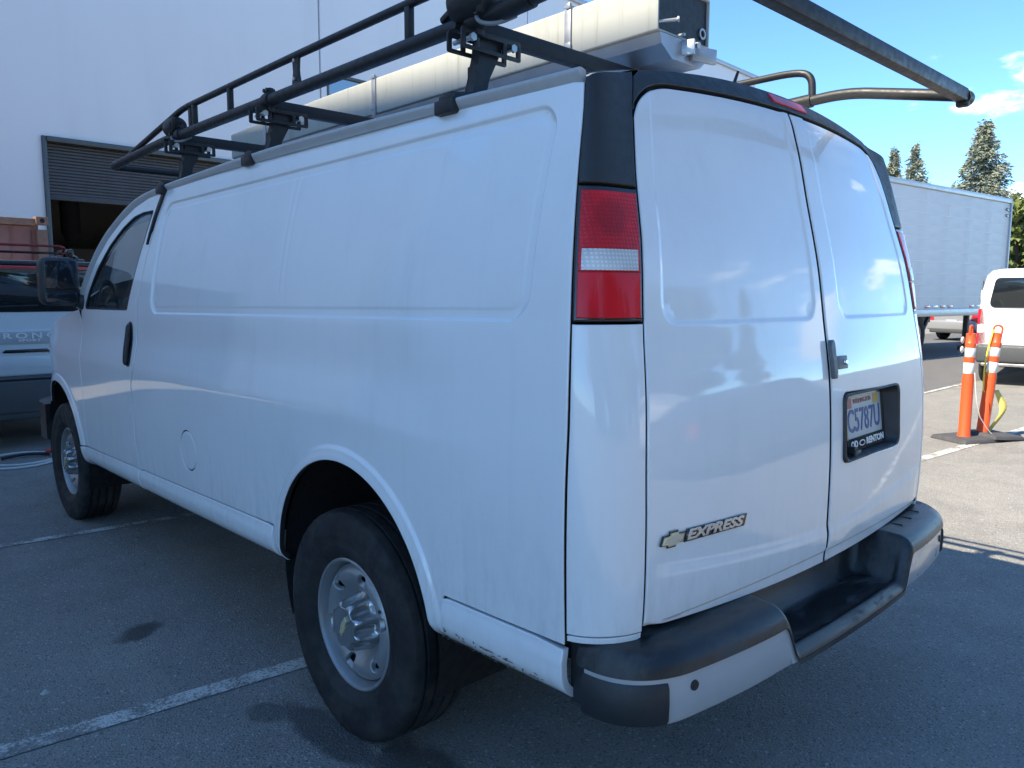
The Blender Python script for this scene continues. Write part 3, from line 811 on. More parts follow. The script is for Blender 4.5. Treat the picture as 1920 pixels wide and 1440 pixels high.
# underbody, wheel wells, axle
b = B(); b.box((0, 1.5, .56), (1.66, 4.8, .10), .02); b.box((0, 1.22, .79), (1.92, 1.46, .44), .03); b.box((0, 2.4, .70), (1.88, .9, .25), .03); b.box((0, -.76, .80), (1.90, .36, .42), .03)
for sg in (-1, 1): b.box((sg*.45, 1.5, .46), (.08, 4.8, .14), .01)
b.cyl((-.72, 0, .372), (.72, 0, .372), .05); b.lathe([(-.14, .02), (-.1, .13), (0, .17), (.1, .13), (.14, .02)], c=(0, 0, .372), n=20)
b.cyl((.55, -.7, .42), (.55, 1.6, .42), .035)
b.build('underbody', M_DARK, van)
for c, rr in ((ARC, AR+.015), (FARC, FAR+.015)):
    for sg in (-1, 1):
        b = B(); ring0, ring1 = [], []
        for k in range(37):
            a = R(-25+230*k/36); y, z = c[0]+rr*math.cos(a), c[1]+rr*math.sin(a)
            ring0.append(b.bm.verts.new((sg*.968, y, z))); ring1.append(b.bm.verts.new((sg*.50, y, z)))
        for k in range(36): b.bm.faces.new((ring0[k], ring0[k+1], ring1[k+1], ring1[k]))
        b.bm.faces.new(ring1)
        b.build('wheel_well', M_GAP, van, fix=False)

# ------------------------------------------------------------------ wheels
def tyre_mesh(r=.387, w=.124, rb=.222):
    pr = [(-.086, rb-.004), (-.093, rb+.006), (-.103, .243), (-.113, .262), (-.1145, .268), (-.1135, .274), (-.121, .298), (-.1235, .320), (-.1220, .327), (-.1225, .331), (-.119, .350), (-.112, .366), (-.104, .376), (-.098, .380)]
    tr = []
    for gx in (-.066, -.023, .023, .066):
        tr += [(gx-.0065, .3855-.06*gx*gx*8*.1), (gx-.0045, .3765), (gx+.0045, .3765), (gx+.0065, .3855-.06*gx*gx*8*.1)]
    full = pr+tr+[(-a, q) for a, q in pr[::-1]]
    return full
def make_wheel(name='wheel'):
    e = bpy.data.objects.new(name, None); COL.objects.link(e); e.parent = van
    b = B(); pr = tyre_mesh(); n = 96; rings = []
    for ia, (a, r) in enumerate(pr):
        ring = []
        for k in range(n):
            t_ = 2*math.pi*(k+.5)/n; y, z = r*math.cos(t_), r*math.sin(t_); aa = a
            zg = -.3705
            if z < zg+.035:                 # weight on the contact patch
                s_ = max(0, (zg+.035-z)/.05); aa = a*(1+.05*min(1, s_)*(1 if r < .37 else .4))
                z = max(z, zg)
            if abs(a) > .09 and r > .362 and r < .383: # sipes cut in the shoulder
                if k % 2: aa *= .985
            ring.append(b.bm.verts.new((aa, y, z)))
        rings.append(ring)
    for p, q in zip(rings, rings[1:]):
        for k in range(n): b.bm.faces.new((p[k], q[k], q[(k+1) % n], p[(k+1) % n]))
    b.build('tyre', M_TYRE, e, angle=40)
    b = B(); b.lathe([(-.084, .221), (-.0905, .2215), (-.0935, .217), (-.0915, .2115), (-.086, .2085), (-.076, .2055), (-.060, .201), (-.045, .1955), (-.02, .190), (.08, .19), (.088, .221)], n=72)
    rim = b.build('rim', M_STEEL, e, angle=30)
    f = _spl([.0, .085, .105, .118, .135, .155, .172, .186, .197], [.034, .036, .042, .054, .069, .078, .077, .066, .056])
    ch = lambda u, w: np.stack([-f(np.hypot(u, w)), u, w], -1)
    circ = lambda r, n_=60: [(r*math.cos(t_), r*math.sin(t_)) for t_ in np.linspace(0, 2*math.pi, n_+1)[:-1]]
    holes = []
    for k in range(6):
        a = R(105+60*k); h = []
        for q, s_ in arc_pts([(.128, -.017), (.128, .017), (.178, .025), (.178, -.025)], .017, 5):
            h.append((q*math.cos(a)-s_*math.sin(a), q*math.sin(a)+s_*math.cos(a)))
        holes.append(h)
    patch('wheel_disc', [circ(.1975)]+[circ(.07)]+holes, ch, M_STEEL, e, None, .012, .006, out=-1, rim=.004, depth=.014)
    b = B(); b.cyl((-.02, 0, 0), (.06, 0, 0), .17, n=32); b.build('brake_drum', M_DARK, e)
    b = B(); n = 96; rings = []
    for a, r0, am in [(-.030, .097, 0), (-.040, .097, .0), (-.048, .096, .010), (-.052, .095, .022), (-.085, .089, .025), (-.108, .084, .024), (-.117, .079, .016), (-.121, .071, .005), (-.123, .064, 0), (-.1215, .060, 0), (-.1215, .002, 0)]:
        rings.append([b.bm.verts.new((a, (r0-am*(.5+.5*math.copysign(abs(math.cos(8*t_))**.55, math.cos(8*t_))))*math.cos(t_), (r0-am*(.5+.5*math.copysign(abs(math.cos(8*t_))**.55, math.cos(8*t_))))*math.sin(t_))) for t_ in np.linspace(0, 2*math.pi, n+1)[:-1]])
    for p, q in zip(rings, rings[1:]):
        for k in range(n): b.bm.faces.new((p[k], q[k], q[(k+1) % n], p[(k+1) % n]))
    cap = b.build('centre_cap', M_CAP, e, angle=45)
    bt = bowtie(.072, .024)
    M_ = Matrix(((0, 0, -1, -.1215), (-1, 0, 0, 0), (0, 1, 0, 0), (0, 0, 0, 1))) @ Matrix.Rotation(R(62), 4, 'Z')
    B().prism(bt, .004, M_, .001).build('emblem', M_GOLD, cap)
    b = B()
    for k in range(8):
        a = R(22.5+45*k); b.cyl((-.028, .0825*math.cos(a), .0825*math.sin(a)), (-.050, .0825*math.cos(a), .0825*math.sin(a)), .011, n=6)
    b.build('lug_nuts', M_DARK, cap)
    b = B(); b.cyl((-.058, -.135, .075), (-.078, -.15, .085), .006, n=8); b.build('valve', M_RUB, e)
    return e
def bowtie(w, h):
    a, c = w/2, w*.17; k = .10*w
    return [(-a+k*0, -h*.30), (-c-k*.3, -h*.30), (-c-k*.5, -h*.5), (c-k*.5, -h*.5), (c-k*.3, -h*.30), (a-k, -h*.30), (a+k*.2, h*.30), (c+k*.3, h*.30), (c+k*.5, h*.5), (-c+k*.5, h*.5), (-c+k*.3, h*.30), (-a+k, h*.30)]
w0 = make_wheel()
w0.location = (-.867, 0, .372); w0.rotation_euler = (R(0), 0, 0)
for (x, y, rz, ry) in ((-.867, 3.43, 0, 38), (.867, 0, 180, 0), (.867, 3.43, 180, 0)):
    w = copy_tree(w0, van); w.location = (x, y, .372); w.rotation_euler = (0, 0, R(rz))

# ------------------------------------------------------------------ step bumper
BP = _spl([-1.0, -.95, -.88, -.78, -.45, 0, .45, .78, .88, .95, 1.0], [-1.03, -1.125, -1.190, -1.218, -1.248, -1.262, -1.248, -1.218, -1.190, -1.125, -1.03])
def bump_curve(s):            # s in [-1.25, 1.25]; the ends run forward along the sides
    a = abs(s); sg = 1 if s >= 0 else -1
    if a <= .82: return sg*a, float(-1.262+.014*(a/.45)**2 if a < .45 else -1.248+.036*((a-.45)/.37)**1.6)
    # rounded corner then straight along the side
    k = (a-.82)
    q0, q1, q2, q3 = Vector((.82, -1.212)), Vector((.915, -1.190)), Vector((.968, -1.135)), Vector((.968, -1.05))
    t_ = min(1, k/.22)
    p = q0*(1-t_)**3+q1*3*t_*(1-t_)**2+q2*3*t_*t_*(1-t_)+q3*t_**3
    if k > .22: p = Vector((.968, -1.05+(k-.22)))
    return sg*p.x, p.y
def strip(name, ss, prof, mat, parent, z_of=None):
    """prof: (outward offset, z) pairs swept round the bumper plan"""
    rings = []
    for s in ss:
        x, y = bump_curve(s); e = 1e-3; x1, y1 = bump_curve(s+e); x0, y0 = bump_curve(s-e)
        t_ = Vector((x1-x0, y1-y0)).normalized(); n = Vector((t_.y, -t_.x))
        rings.append([(x+n.x*o, y+n.y*o, z) for o, z in (prof(s) if callable(prof) else prof)])
    V, F = loft(rings); 
    me = bpy.data.meshes.new(name); me.from_pydata(V, [], F)
    bm_ = bmesh.new(); bm_.from_mesh(me); bmesh.ops.recalc_face_normals(bm_, faces=bm_.faces[:]); bm_.to_mesh(me); bm_.free()
    me.polygons.foreach_set('use_smooth', [True]*len(me.polygons)); me.set_sharp_from_angle(angle=R(40)); me.materials.append(mat)
    return link(name, me, parent)
def notch(s): return float(sstep(np.array(abs(s)), .352, .435))
def lipz(s): return .507+.109*notch(s)               # lower edge of the step pad / upper edge of the chrome
bump = strip('rear_bumper', np.linspace(-1.05, 1.05, 160), lambda s: [(-.02, .490), (-.001, .493), (.004, .502), (.006, lipz(s)-.05 if lipz(s) > .56 else .4975), (.0045, max(.5035, lipz(s)-.006)), (-.012, max(.505, lipz(s)-.002)), (-.03, max(.498, lipz(s)-.01))], M_CHROME, van)
V, F = [], []
SS = np.concatenate([np.linspace(-1.07, -.47, 50), np.linspace(-.465, -.325, 24), np.linspace(-.31, .31, 22), np.linspace(.325, .465, 24), np.linspace(.47, 1.07, 50)])
prof_q = np.concatenate([np.linspace(0, .70, 10), np.linspace(.74, 1.0, 14)])
for s in SS:
    x, y = bump_curve(s); e = 1e-3; x1, y1 = bump_curve(s+e); x0, y0 = bump_curve(s-e)
    t_ = Vector((x1-x0, y1-y0)).normalized(); n_ = Vector((t_.y, -t_.x)); nt = notch(s)
    D = .20 if abs(s) < .9 else .20-.13*min(1, (abs(s)-.9)/.2)
    for q in prof_q:
        o = -D+(D+.012)*q
        hi = .672-.012*q
        u = max(0, (q-.74)/.26)                       # rolled outer lip
        hi -= .050*(1-math.sqrt(max(0, 1-u*u)))
        lo = .522+.010*math.exp(-((q-.86)/.05)**2)-(.034*(1-math.sqrt(max(0, 1-max(0, (q-.88)/.12)**2))))
        if q < .16: lo += (.672-lo)*(1-q/.16)**.8     # back wall of the step
        z = lo+(hi-lo)*nt
        V.append((x+n_.x*o, y+n_.y*o, z))
    V.append((x+n_.x*.012, y+n_.y*.012, lipz(s)-.006)); V.append((x-n_.x*.02, y-n_.y*.02, lipz(s)-.008))
n = len(prof_q)+2
F = [(i*n+j, (i+1)*n+j, (i+1)*n+j+1, i*n+j+1) for i in range(len(SS)-1) for j in range(n-1)]
mesh_np('step_pad', V, F, M_PAD, bump, angle=60)
# tread dashes moulded in the pad tops
for sg in (1,):
    for k, s in enumerate((.54, .65, .76)):
        for o in (.145, .085):
            x, y = bump_curve(sg*s)
            b = B(); b.box((x, y+o, .6655), (.007, .042, .004), .001, rot=R(8*sg)); b.build('tread_dash', M_RUB, bump)
for sg in (-1, 1):
    strip('corner_pad', [sg*s for s in np.linspace(.862, 1.05, 40)], [(-.01, .500), (.008, .498), (.015, .510), (.017, .55), (.015, .585), (.009, .596), (-.01, .594)], M_TRIM, bump)
    strip('corner_filler', [sg*s for s in np.linspace(1.0, 1.105, 8)], [(-.05, .50), (-.012, .50), (-.010, .655), (-.05, .655)], M_TRIM, van)
for s in (-.795, -.50, .50, .795):
    x, y = bump_curve(s); x1, y1 = bump_curve(s+1e-3); t_ = Vector((x1-x, y1-y, 0)).normalized(); n_ = Vector((t_.y, -t_.x, 0))
    if abs(s) < .6: continue
    p = Vector((x, y, .572)); B().cyl(p+n_*.002, p+n_*.0095, .0135, .012, n=20).cyl(p+n_*.0095, p+n_*.0105, .0075, n=16).build('parking_sensor', M_TRIM, bump)
# ------------------------------------------------------------------ badge, plate, hasp, high brake light
def Rn(x, z):
    e = 1e-3; n = np.cross(PR(x+e, z)-PR(x-e, z), PR(x, z+e)-PR(x, z-e)); return n/np.linalg.norm(n)
def on_door(x, z, o=0.): 
    n = Rn(x, z); p = PR(x, z)+n*(float(rel_door(np.array(x), np.array(z)))+o); return p, n
# model badge
bx0, bx1 = -.812, -.474
p, n = on_door((bx0+bx1)/2, .889, .001)
FB = frame_at(p, n) @ Matrix.Rotation(R(-1.2), 4, 'Z')
L = bx1-bx0
bt = [(x-L/2+.043, y) for x, y in bowtie(.080, .031)]
B().prism([(x-L/2+.043, y) for x, y in bowtie(.090, .039)], .0035, FB).build('emblem_backing', M_BLK, rd_l)
B().prism(bt, .007, FB, .0015).build('bowtie_emblem', M_GOLD, rd_l)
B().prism([(x-L/2+.043, y) for x, y in bowtie(.066, .018)], .0078, FB).build('emblem_face', simple('emblem_face_cream', (.55, .53, .46), .3, metal=.3), rd_l)
sl = .006
B().prism([(-L/2+.086, -.0155), (L/2-.006, -.0155), (L/2+.004, .0155), (-L/2+.096, .0155)], .003, FB).build('badge_backing', M_BLK, rd_l)
me = text_mesh('EXPRESS', .0335, .0022, .0006, shear=.28, xscale=1.58, bold=.0009, space=1.02)
me.materials.append(M_BADGE)
vs = np.array([v.co[:] for v in me.vertices]); wd = vs[:, 0].max()-vs[:, 0].min(); cx = (vs[:, 0].max()+vs[:, 0].min())/2
target = L-.104
me.transform(FB @ Matrix.Translation((-L/2+.092+target/2, 0, .004)) @ Matrix.Diagonal((target/wd, 1, 1, 1)) @ Matrix.Translation((-cx, 0, 0)))
link('model_lettering', me, rd_l)

# licence plate recess: bezel, tray, plate, frame
cxp, czp = (PX0+PX1)/2, (PZ0+PZ1)/2
p, n = on_door(cxp, czp); FP = frame_at(p, n)
hw_, hh_ = (PX1-PX0)/2*1.0, (PZ1-PZ0)/2
outer = arc_pts([(-hw_, -hh_), (hw_, -hh_), (hw_, hh_), (-hw_, hh_)], .032, 6)
def ringz(s_, dz, off=0.):
    return [FP @ Vector((a*s_+(-.0), b*s_+off, dz)) for a, b in outer]
b = B(); rr_ = [ringz(1.02, -.004), ringz(1.005, .007), ringz(.975, .009), ringz(.94, .004), ringz(.86, -.040), ringz(.84, -.045)]
# the door is bowed: carry the outer rings on its surface
def seat(ring, o):
    out_ = []
    for q in ring:
        y = float(PR(q.x, q.z)[1])-o; out_.append(Vector((q.x, y, q.z)))
    return out_
rr_[0] = seat(rr_[0], -.004); rr_[1] = seat(rr_[1], .006); rr_[2] = seat(rr_[2], .0085); rr_[3] = seat(rr_[3], .005)
V, F = loft([[tuple(q) for q in r] for r in rr_], cap0=False)
bmx = bmesh.new(); mex = bpy.data.meshes.new('plate_recess'); mex.from_pydata(V, [], F); bmx.from_mesh(mex); bmesh.ops.recalc_face_normals(bmx, faces=bmx.faces[:]); bmx.to_mesh(mex); bmx.free()
mex.polygons.foreach_set('use_smooth', [True]*len(mex.polygons)); mex.set_sharp_from_angle(angle=R(40)); mex.materials.append(M_TRIM)
rec = link('plate_recess', mex, rd_r)
PL = FP @ Matrix.Translation((.014, .012, -.038)) @ Matrix.Rotation(R(-4), 4, 'X')
def flat(name, poly, d, z, mat, parent):
    return B().prism(poly, d, PL @ Matrix.Translation((0, 0, z))).build(name, mat, parent)
pr = lambda x0, x1, y0, y1, r=.006: arc_pts([(x0, y0), (x1, y0), (x1, y1), (x0, y1)], r, 3)
M_FRM = simple('matt_black_frame', (.012, .012, .013), .75, spec=.2)
plate = flat('licence_plate', pr(-.152, .152, -.076, .076, .01), .002, 0, M_PLATE, rd_r)
flat('plate_frame', pr(-.162, .162, -.102, -.062, .006), .006, .001, M_FRM, plate)
flat('plate_frame', pr(-.162, .162, .070, .083, .006), .006, .001, M_BLK, plate)
for s_ in (-1, 1): flat('plate_frame', pr(min(s_*.153, s_*.162), max(s_*.153, s_*.162), -.062, .070, .001), .006, .001, M_BLK, plate)
def lettering(name, txt, size, x, y, z, mat, parent, xs=1., bold=0., width=None):
    me = text_mesh(txt, size, .0006, xscale=xs, bold=bold)
    if width:
        vv = [v.co.x for v in me.vertices]; me.transform(Matrix.Diagonal((width/(max(vv)-min(vv)), 1, 1, 1)))
    me.materials.append(mat); me.transform(PL @ Matrix.Translation((x, y, z))); return link(name, me, parent)
lettering('plate_number', 'C5787U', .105, 0, -.010, .0026, M_INK, plate, width=.272, bold=.0012)
lettering('plate_state', 'WASHINGTON', .022, -.01, .055, .0026, M_INKR, plate, width=.15)
lettering('dealer_lettering', 'OD', .030, -.108, -.082, .0078, M_WTXT, plate, 1.25, .001, width=.055)
lettering('dealer_lettering', 'RENTON', .030, .068, -.082, .0078, M_WTXT, plate, 1.15, .001, width=.150)
ov = [(-.044+.024*math.cos(t_), -.082+.010*math.sin(t_)) for t_ in np.linspace(0, 2*math.pi, 25)[:-1]]
ovi = [(-.044+.018*math.cos(t_), -.082+.0065*math.sin(t_)) for t_ in np.linspace(0, 2*math.pi, 25)[:-1]]
flat('dealer_oval', ov, .0006, .0074, M_WTXT, plate); flat('dealer_oval_centre', ovi, .0006, .0082, M_FRM, plate)
flat('month_sticker', pr(.085, .125, .036, .068, .002), .0006, .0024, M_YEL, plate)
flat('year_sticker', pr(-.135, -.10, .036, .068, .002), .0006, .0024, M_INKR, plate)
b = B(); q = FP @ Vector((-.13, -.085, -.03)); b.cyl(q, q+Vector(n)*.024, .016, n=18); b.box(tuple(q+Vector(n)*.026), (.045, .012, .014), .004, rot=R(0)).build('plate_lock', M_TRIM, rec)

# steel hasp across the door gap
b = B(); p, n = on_door(.0, 1.274, .006); FH = frame_at(p, n)
b.prism(arc_pts([(-.010, -.058), (.011, -.058), (.014, -.04), (.014, .045), (.009, .058), (-.005, .058), (-.010, .04)], .006, 3), .012, FH, .002)
hs = b.build('door_hasp', M_GREYM, rd_l)
p, n = on_door(.062, 1.262, .003); FH = frame_at(p, n)
hb = B().prism(arc_pts([(-.045, -.020), (.040, -.020), (.040, .020), (-.045, .020)], .004, 3), .008, FH, .0015).build('hasp_bracket', M_GREYM, rd_r)
B().cyl(FH @ Vector((.022, 0, .008)), FH @ Vector((.022, 0, .014)), .009, .006, n=14).build('hasp_bolt', M_BADGE, hb)

# high brake light let into the black arch
bl = arc_pts([(-.062, float(zTT(.06))-.042), (.148, float(zTT(.148))-.043), (.148, float(zTT(.148))-.013), (-.062, float(zTT(.06))-.012)], .006, 4)
patch('high_brake_lamp', [bl], PR, M_REDP, van, None, .02, .01, out=1, rim=.003, depth=.006, off=.004)
b = B(); b.cyl((-.165, -.88, 2.07), (-.160, -.895, 2.118), .006, .004, n=8).build('roof_aerial', M_RUB, van)
# chipped and scuffed rocker edge behind the wheel: bare spots standing for flaked paint
t = NT('rusty_scuff'); t.set('Base Color', t.mix(t.noise(60, 4), (.10, .075, .05), (.28, .26, .22))); t.set('Roughness', .85); M_SCUFF = t.m
V, F = [], []
for k in range(85):
    v = -.52-.42*rng.random(); dz = -.083-.05*(rng.random()**1.2)+.02*(v+.52); z = zs(v)+dz
    a, c = .004+.012*rng.random()**2, .0012+.0028*rng.random()
    th0 = rng.normal(.0, .45)
    m = 7; i0 = len(V)
    for j in range(m):
        th = 2*math.pi*j/m; r_ = 1+.45*rng.standard_normal()*.6
        du, dw = a*math.cos(th)*r_, c*math.sin(th)*r_
        vv, zz_ = v+du*math.cos(th0)-dw*math.sin(th0), z+du*math.sin(th0)+dw*math.cos(th0)
        q = PS(np.array(vv), np.array(zz_)); d = float(rel_rock(np.array(vv), np.array(zz_)))
        V.append((q[0]-d-.0012, q[1], q[2]))
    F.append(tuple(range(i0, i0+m))[::-1])
o = mesh_np('paint_chips', V, F, M_SCUFF, van, smooth=False); o['kind'] = 'stuff'
# ------------------------------------------------------------------ ladder rack on the roof
M_RACK = simple('black_rack_steel', (.013, .014, .016), .5, metal=0., var=.25, scale=20, coat=.0)
M_ZINC = simple('zinc_bolt', (.50, .50, .48), .35, metal=.9)
rack = thing('ladder_rack', 'black tubular steel ladder rack clamped along the white van roof', 'ladder rack', (0, 1.0, 1.99))
def RB(name, b, mat=None, parent=None, **k):
    o = b.build(name, mat or M_RACK, parent or rack, **k)
    if not parent: o.matrix_parent_inverse = Matrix.Translation((0, -1.0, -1.99))
    return o
def bez(p, n=8):
    """polyline with rounded inner corners"""
    P = [Vector(q) for q in p]; out = [P[0]]
    for a, b_, c in zip(P, P[1:], P[2:]):
        t0 = min(.5, .09/(a-b_).length); t1 = min(.5, .09/(c-b_).length); p0, p1 = b_.lerp(a, t0), b_.lerp(c, t1)
        for k in range(n+1):
            s = k/n; out.append(p0*(1-s)**2+b_*2*s*(1-s)+p1*s*s)
    out.append(P[-1]); return out
RX = .78
YT = (-.41, .86, 1.80)          # the three crossbars
for sg in (-1, 1):
    x = sg*RX
    RB('main_rail', B().tube(bez([(x, 2.80, 2.200), (x, 2.45, 2.212), (x, 1.95, 2.228), (x, -.60, 2.228)]), .0235, n=14))
    RB('rear_extension', B().tube(bez([(x, -.57, 2.226), (x, -.80, 2.236), (x, -1.21, 2.152)]), .0205, n=14))
    RB('extension_sleeve', B().cyl((x, -.55, 2.2265), (x, -.66, 2.231), .0265, n=16))
    up = RB('guard_rail', B().tube(bez([(x, 2.56, 2.222), (x, 1.72, 2.346), (x, .6, 2.353), (x, -.58, 2.353), (x, -.655, 2.33), (x, -.66, 2.245)]), .0145, n=10))
    for y in (1.585, 1.19, -.12):
        RB('upright', B().box((x, y, 2.295), (.022, .028 if y > 1.5 else .026, .105), .003))
    RB('upright', B().box((x, 1.64, 2.285), (.010, .03, .11), .003))
    # waisted plate between the rails
    hp = [(-.030, -.05), (.030, -.05), (.020, -.02), (.017, 0), (.020, .03), (.030, .062), (-.030, .062), (-.020, .03), (-.017, 0), (-.020, -.02)]
    Mp = Matrix(((0, 0, 1, x-.006), (1, 0, 0, .60), (0, 1, 0, 2.297), (0, 0, 0, 1)))
    wp_ = RB('upright_plate', B().prism(arc_pts(hp, .008, 3), .012, Mp, .001))
    for dz in (-.03, .036): B().cyl((x-sg*-.006, .60, 2.297+dz), (x+sg*.013, .60, 2.297+dz), .007, n=8).build('bolt', M_ZINC, wp_).matrix_parent_inverse = Matrix.Identity(4)
for i, y in enumerate(YT):
    RB('crossbar', B().box((0, y, 2.216), (1.60, .042, .046), .006))
RB('crossbar', B().tube([(-RX, 2.79, 2.19), (RX, 2.79, 2.19)], .018, n=12))
rc = RB('rear_crossbar', B().box((0, -1.21, 2.150), (1.53, .042, .044), .008))
for sg in (-1, 1): RB('end_cap', B().cyl((sg*.765, -1.21, 2.146), (sg*.806, -1.21, 2.146), .027, n=18).box((sg*.772, -1.21, 2.128), (.03, .04, .03), .006))
def xz_plate(poly, y, d, sg):
    return Matrix(((sg, 0, 0, 0), (0, 0, 1, y-d/2), (0, 1, 0, 0), (0, 0, 0, 1)))
for sg in (-1, 1):
    for i, y in enumerate(YT):
        # slotted bracket plate under the crossbar with its bowed leg down to the drip rail
        foot = float(rs(y))
        x0 = float(HW(foot))
        dx = (x0-.872)
        tw = RB('tower_leg', B().prism([(.756, 2.192), (.670, 2.192), (.678, 2.16), (.700, 2.12), (.722, 2.08), (.742, foot+.02), (x0+.016, foot+.012), (x0+.016, foot+.038), (.785, foot+.05), (.772, 2.08), (.775, 2.11), (.764, 2.115), (.760, 2.14)], .036, xz_plate(None, y, .036, sg), .002))
        b = B(); d = .008
        for yy in (y-.031, y+.031):
            for bx in ((.605, .64, 2.155, .006), (.61, .63, 2.19, .006)): pass
            b.box((sg*.725, yy, 2.193), (.22, d, .016), .002); b.box((sg*.725, yy, 2.150), (.22, d, .012), .002)
            for xx_ in (.62, .675, .78, .83): b.box((sg*xx_, yy, 2.1715), (.016, d*.98, .05), .002)
        br = RB('slotted_bracket', b)
        b = B()
        for xx_ in (.648, .803):
            b.cyl((sg*xx_, y-.042, 2.176), (sg*xx_, y+.042, 2.176), .007, n=10); b.cyl((sg*xx_, y-.045, 2.176), (sg*xx_, y-.036, 2.176), .012, n=6)
        q = b.build('bracket_bolts', M_ZINC, br); q['kind'] = 'stuff'
        RB('gutter_clamp', B().box((sg*(x0+.014), y, foot-.002), (.034, .085, .040), .006).box((sg*(x0-.02), y, foot+.024), (.075, .075, .02), .005))
        cl = B().lathe([(-.026, .023), (-.026, .0285), (-.012, .031), (.012, .031), (.026, .0285), (.026, .023)], axis='Y', c=(sg*RX, y-.03, 2.228), n=20)
        cl.box((sg*RX, y-.03, 2.193), (.022, .045, .022), .004).box((sg*RX, y-.03, 2.264), (.022, .045, .022), .004)
        cl.cyl((sg*RX-.018, y-.042, 2.266), (sg*RX+.018, y-.042, 2.266), .008, n=8).cyl((sg*RX-.018, y-.018, 2.266), (sg*RX+.018, y-.018, 2.266), .008, n=8)
        RB('rail_clamp', cl)
    # strap ratchets bundled on the rail
    for y, s in ((1.84, 1.0), (-.44, 1.35)):
        if sg > 0: continue
        b = B()
        b.lathe([(-.05*s, .01), (-.05*s, .042*s), (-.036*s, .046*s), (.036*s, .046*s), (.05*s, .042*s), (.05*s, .01)], axis='Y', c=(sg*RX, y, 2.262+.012*s), n=22)
        b.box((sg*(RX+.012), y-.05*s, 2.275), (.05*s, .035, .075*s), .01, rot=Matrix.Rotation(R(25), 3, 'X'))
        b.box((sg*(RX-.02), y+.06*s, 2.29), (.045*s, .12*s, .02), .006, rot=Matrix.Rotation(R(-22), 3, 'X'))
        b.cyl((sg*(RX+.04), y-.03*s, 2.235), (sg*(RX-.05), y-.03*s, 2.235), .010, n=10)
        b.cyl((sg*(RX+.045), y+.035*s, 2.215), (sg*(RX-.05), y+.035*s, 2.215), .009, n=10)
        b.box((sg*RX, y-.1*s, 2.34), (.012, .05*s, .012), .004)
        rt = RB('strap_ratchet', b)
        pts = [Vector((sg*(RX+.03), y-.03*s+.03*math.sin(k*.9), 2.235-.022*k/3-.012*math.sin(k*1.7))) for k in range(6)]
        RB('strap_tail', B().tube(bez([(sg*(RX+.02), y-.02, 2.24), (sg*(RX+.04), y-.05, 2.20), (sg*(RX+.015), y-.10, 2.19), (sg*(RX-.03), y-.13, 2.215)]), .006, n=6), simple('grey_strap', (.20, .21, .22), .7) if y > 1 else bpy.data.materials['grey_strap'])

# flat strap pinched in the door seam below the front tower
V, F = [], []
path = [(1.80, 1.992, .010), (1.775, 1.965, .017), (1.80, 1.90, .017), (1.822, 1.83, .013), (1.838, 1.76, .008), (1.848, 1.70, .004)]
for y, z, w in path:
    x = -float(HW(min(z, 1.975)))-.010
    for e in (-1, 1): V.append((x, y+e*w, z))
for y, z, w in path:
    x = -float(HW(min(z, 1.975)))+.004
    for e in (-1, 1): V.append((x, y+e*w, z))
n = len(path)
F = [(2*i, 2*i+1, 2*i+3, 2*i+2) for i in range(n-1)]+[(2*i, 2*i+2, 2*n+2*i+2, 2*n+2*i) for i in range(n-1)]+[(2*i+1, 2*n+2*i+1, 2*n+2*i+3, 2*i+3) for i in range(n-1)]
o = mesh_np('tie_strap', V, F, M_RUB, rack, smooth=False); o.matrix_parent_inverse = Matrix.Translation((0, -1.0, -1.99))
# ------------------------------------------------------------------ square white carriers lying on the rack
t = NT('weathered_white_carrier'); x = t.xyz()
st = t.math('MULTIPLY', t.ramp(t.noise(16, 6, .7, stretch=(1, 1, .05)), .5, .76), t.ramp(t.noise(2.3, 4), .38, .62))
gr = t.math('MULTIPLY', t.ramp(t.noise(7, 5, .7, stretch=(1, 1.4, .12)), .52, .75), .5)
c = t.mix(t.math('MULTIPLY', st, .75), (.37, .375, .345), (.15, .155, .085)); c = t.mix(gr, c, (.24, .24, .21))
t.set('Base Color', c); t.set('Roughness', .5); t.bump(t.noise(8, 3), .12, .01); M_CARR = t.m
M_GALV = simple('galvanised_sheet', (.42, .43, .45), .42, metal=.75, var=.2, scale=8)
CX0, CX1, CZ0, CZ1, CY0, CY1 = -.10, .20, 2.327, 2.492, -.56, 2.74
car = thing('pipe_carrier', 'long square weathered white pipe carrier with an open dark rear end, on the rack', 'pipe carrier', ((CX0+CX1)/2, CY0, CZ0))
inv = Matrix.Translation((-(CX0+CX1)/2, -CY0, -CZ0))
def CB(name, b, mat): o = b.build(name, mat, car); o.matrix_parent_inverse = inv; return o
joints = [CY0, -.16, 1.107, 2.265, CY1]
sag = lambda y: -.030*max(0, (y-1.4)/1.3)**1.5
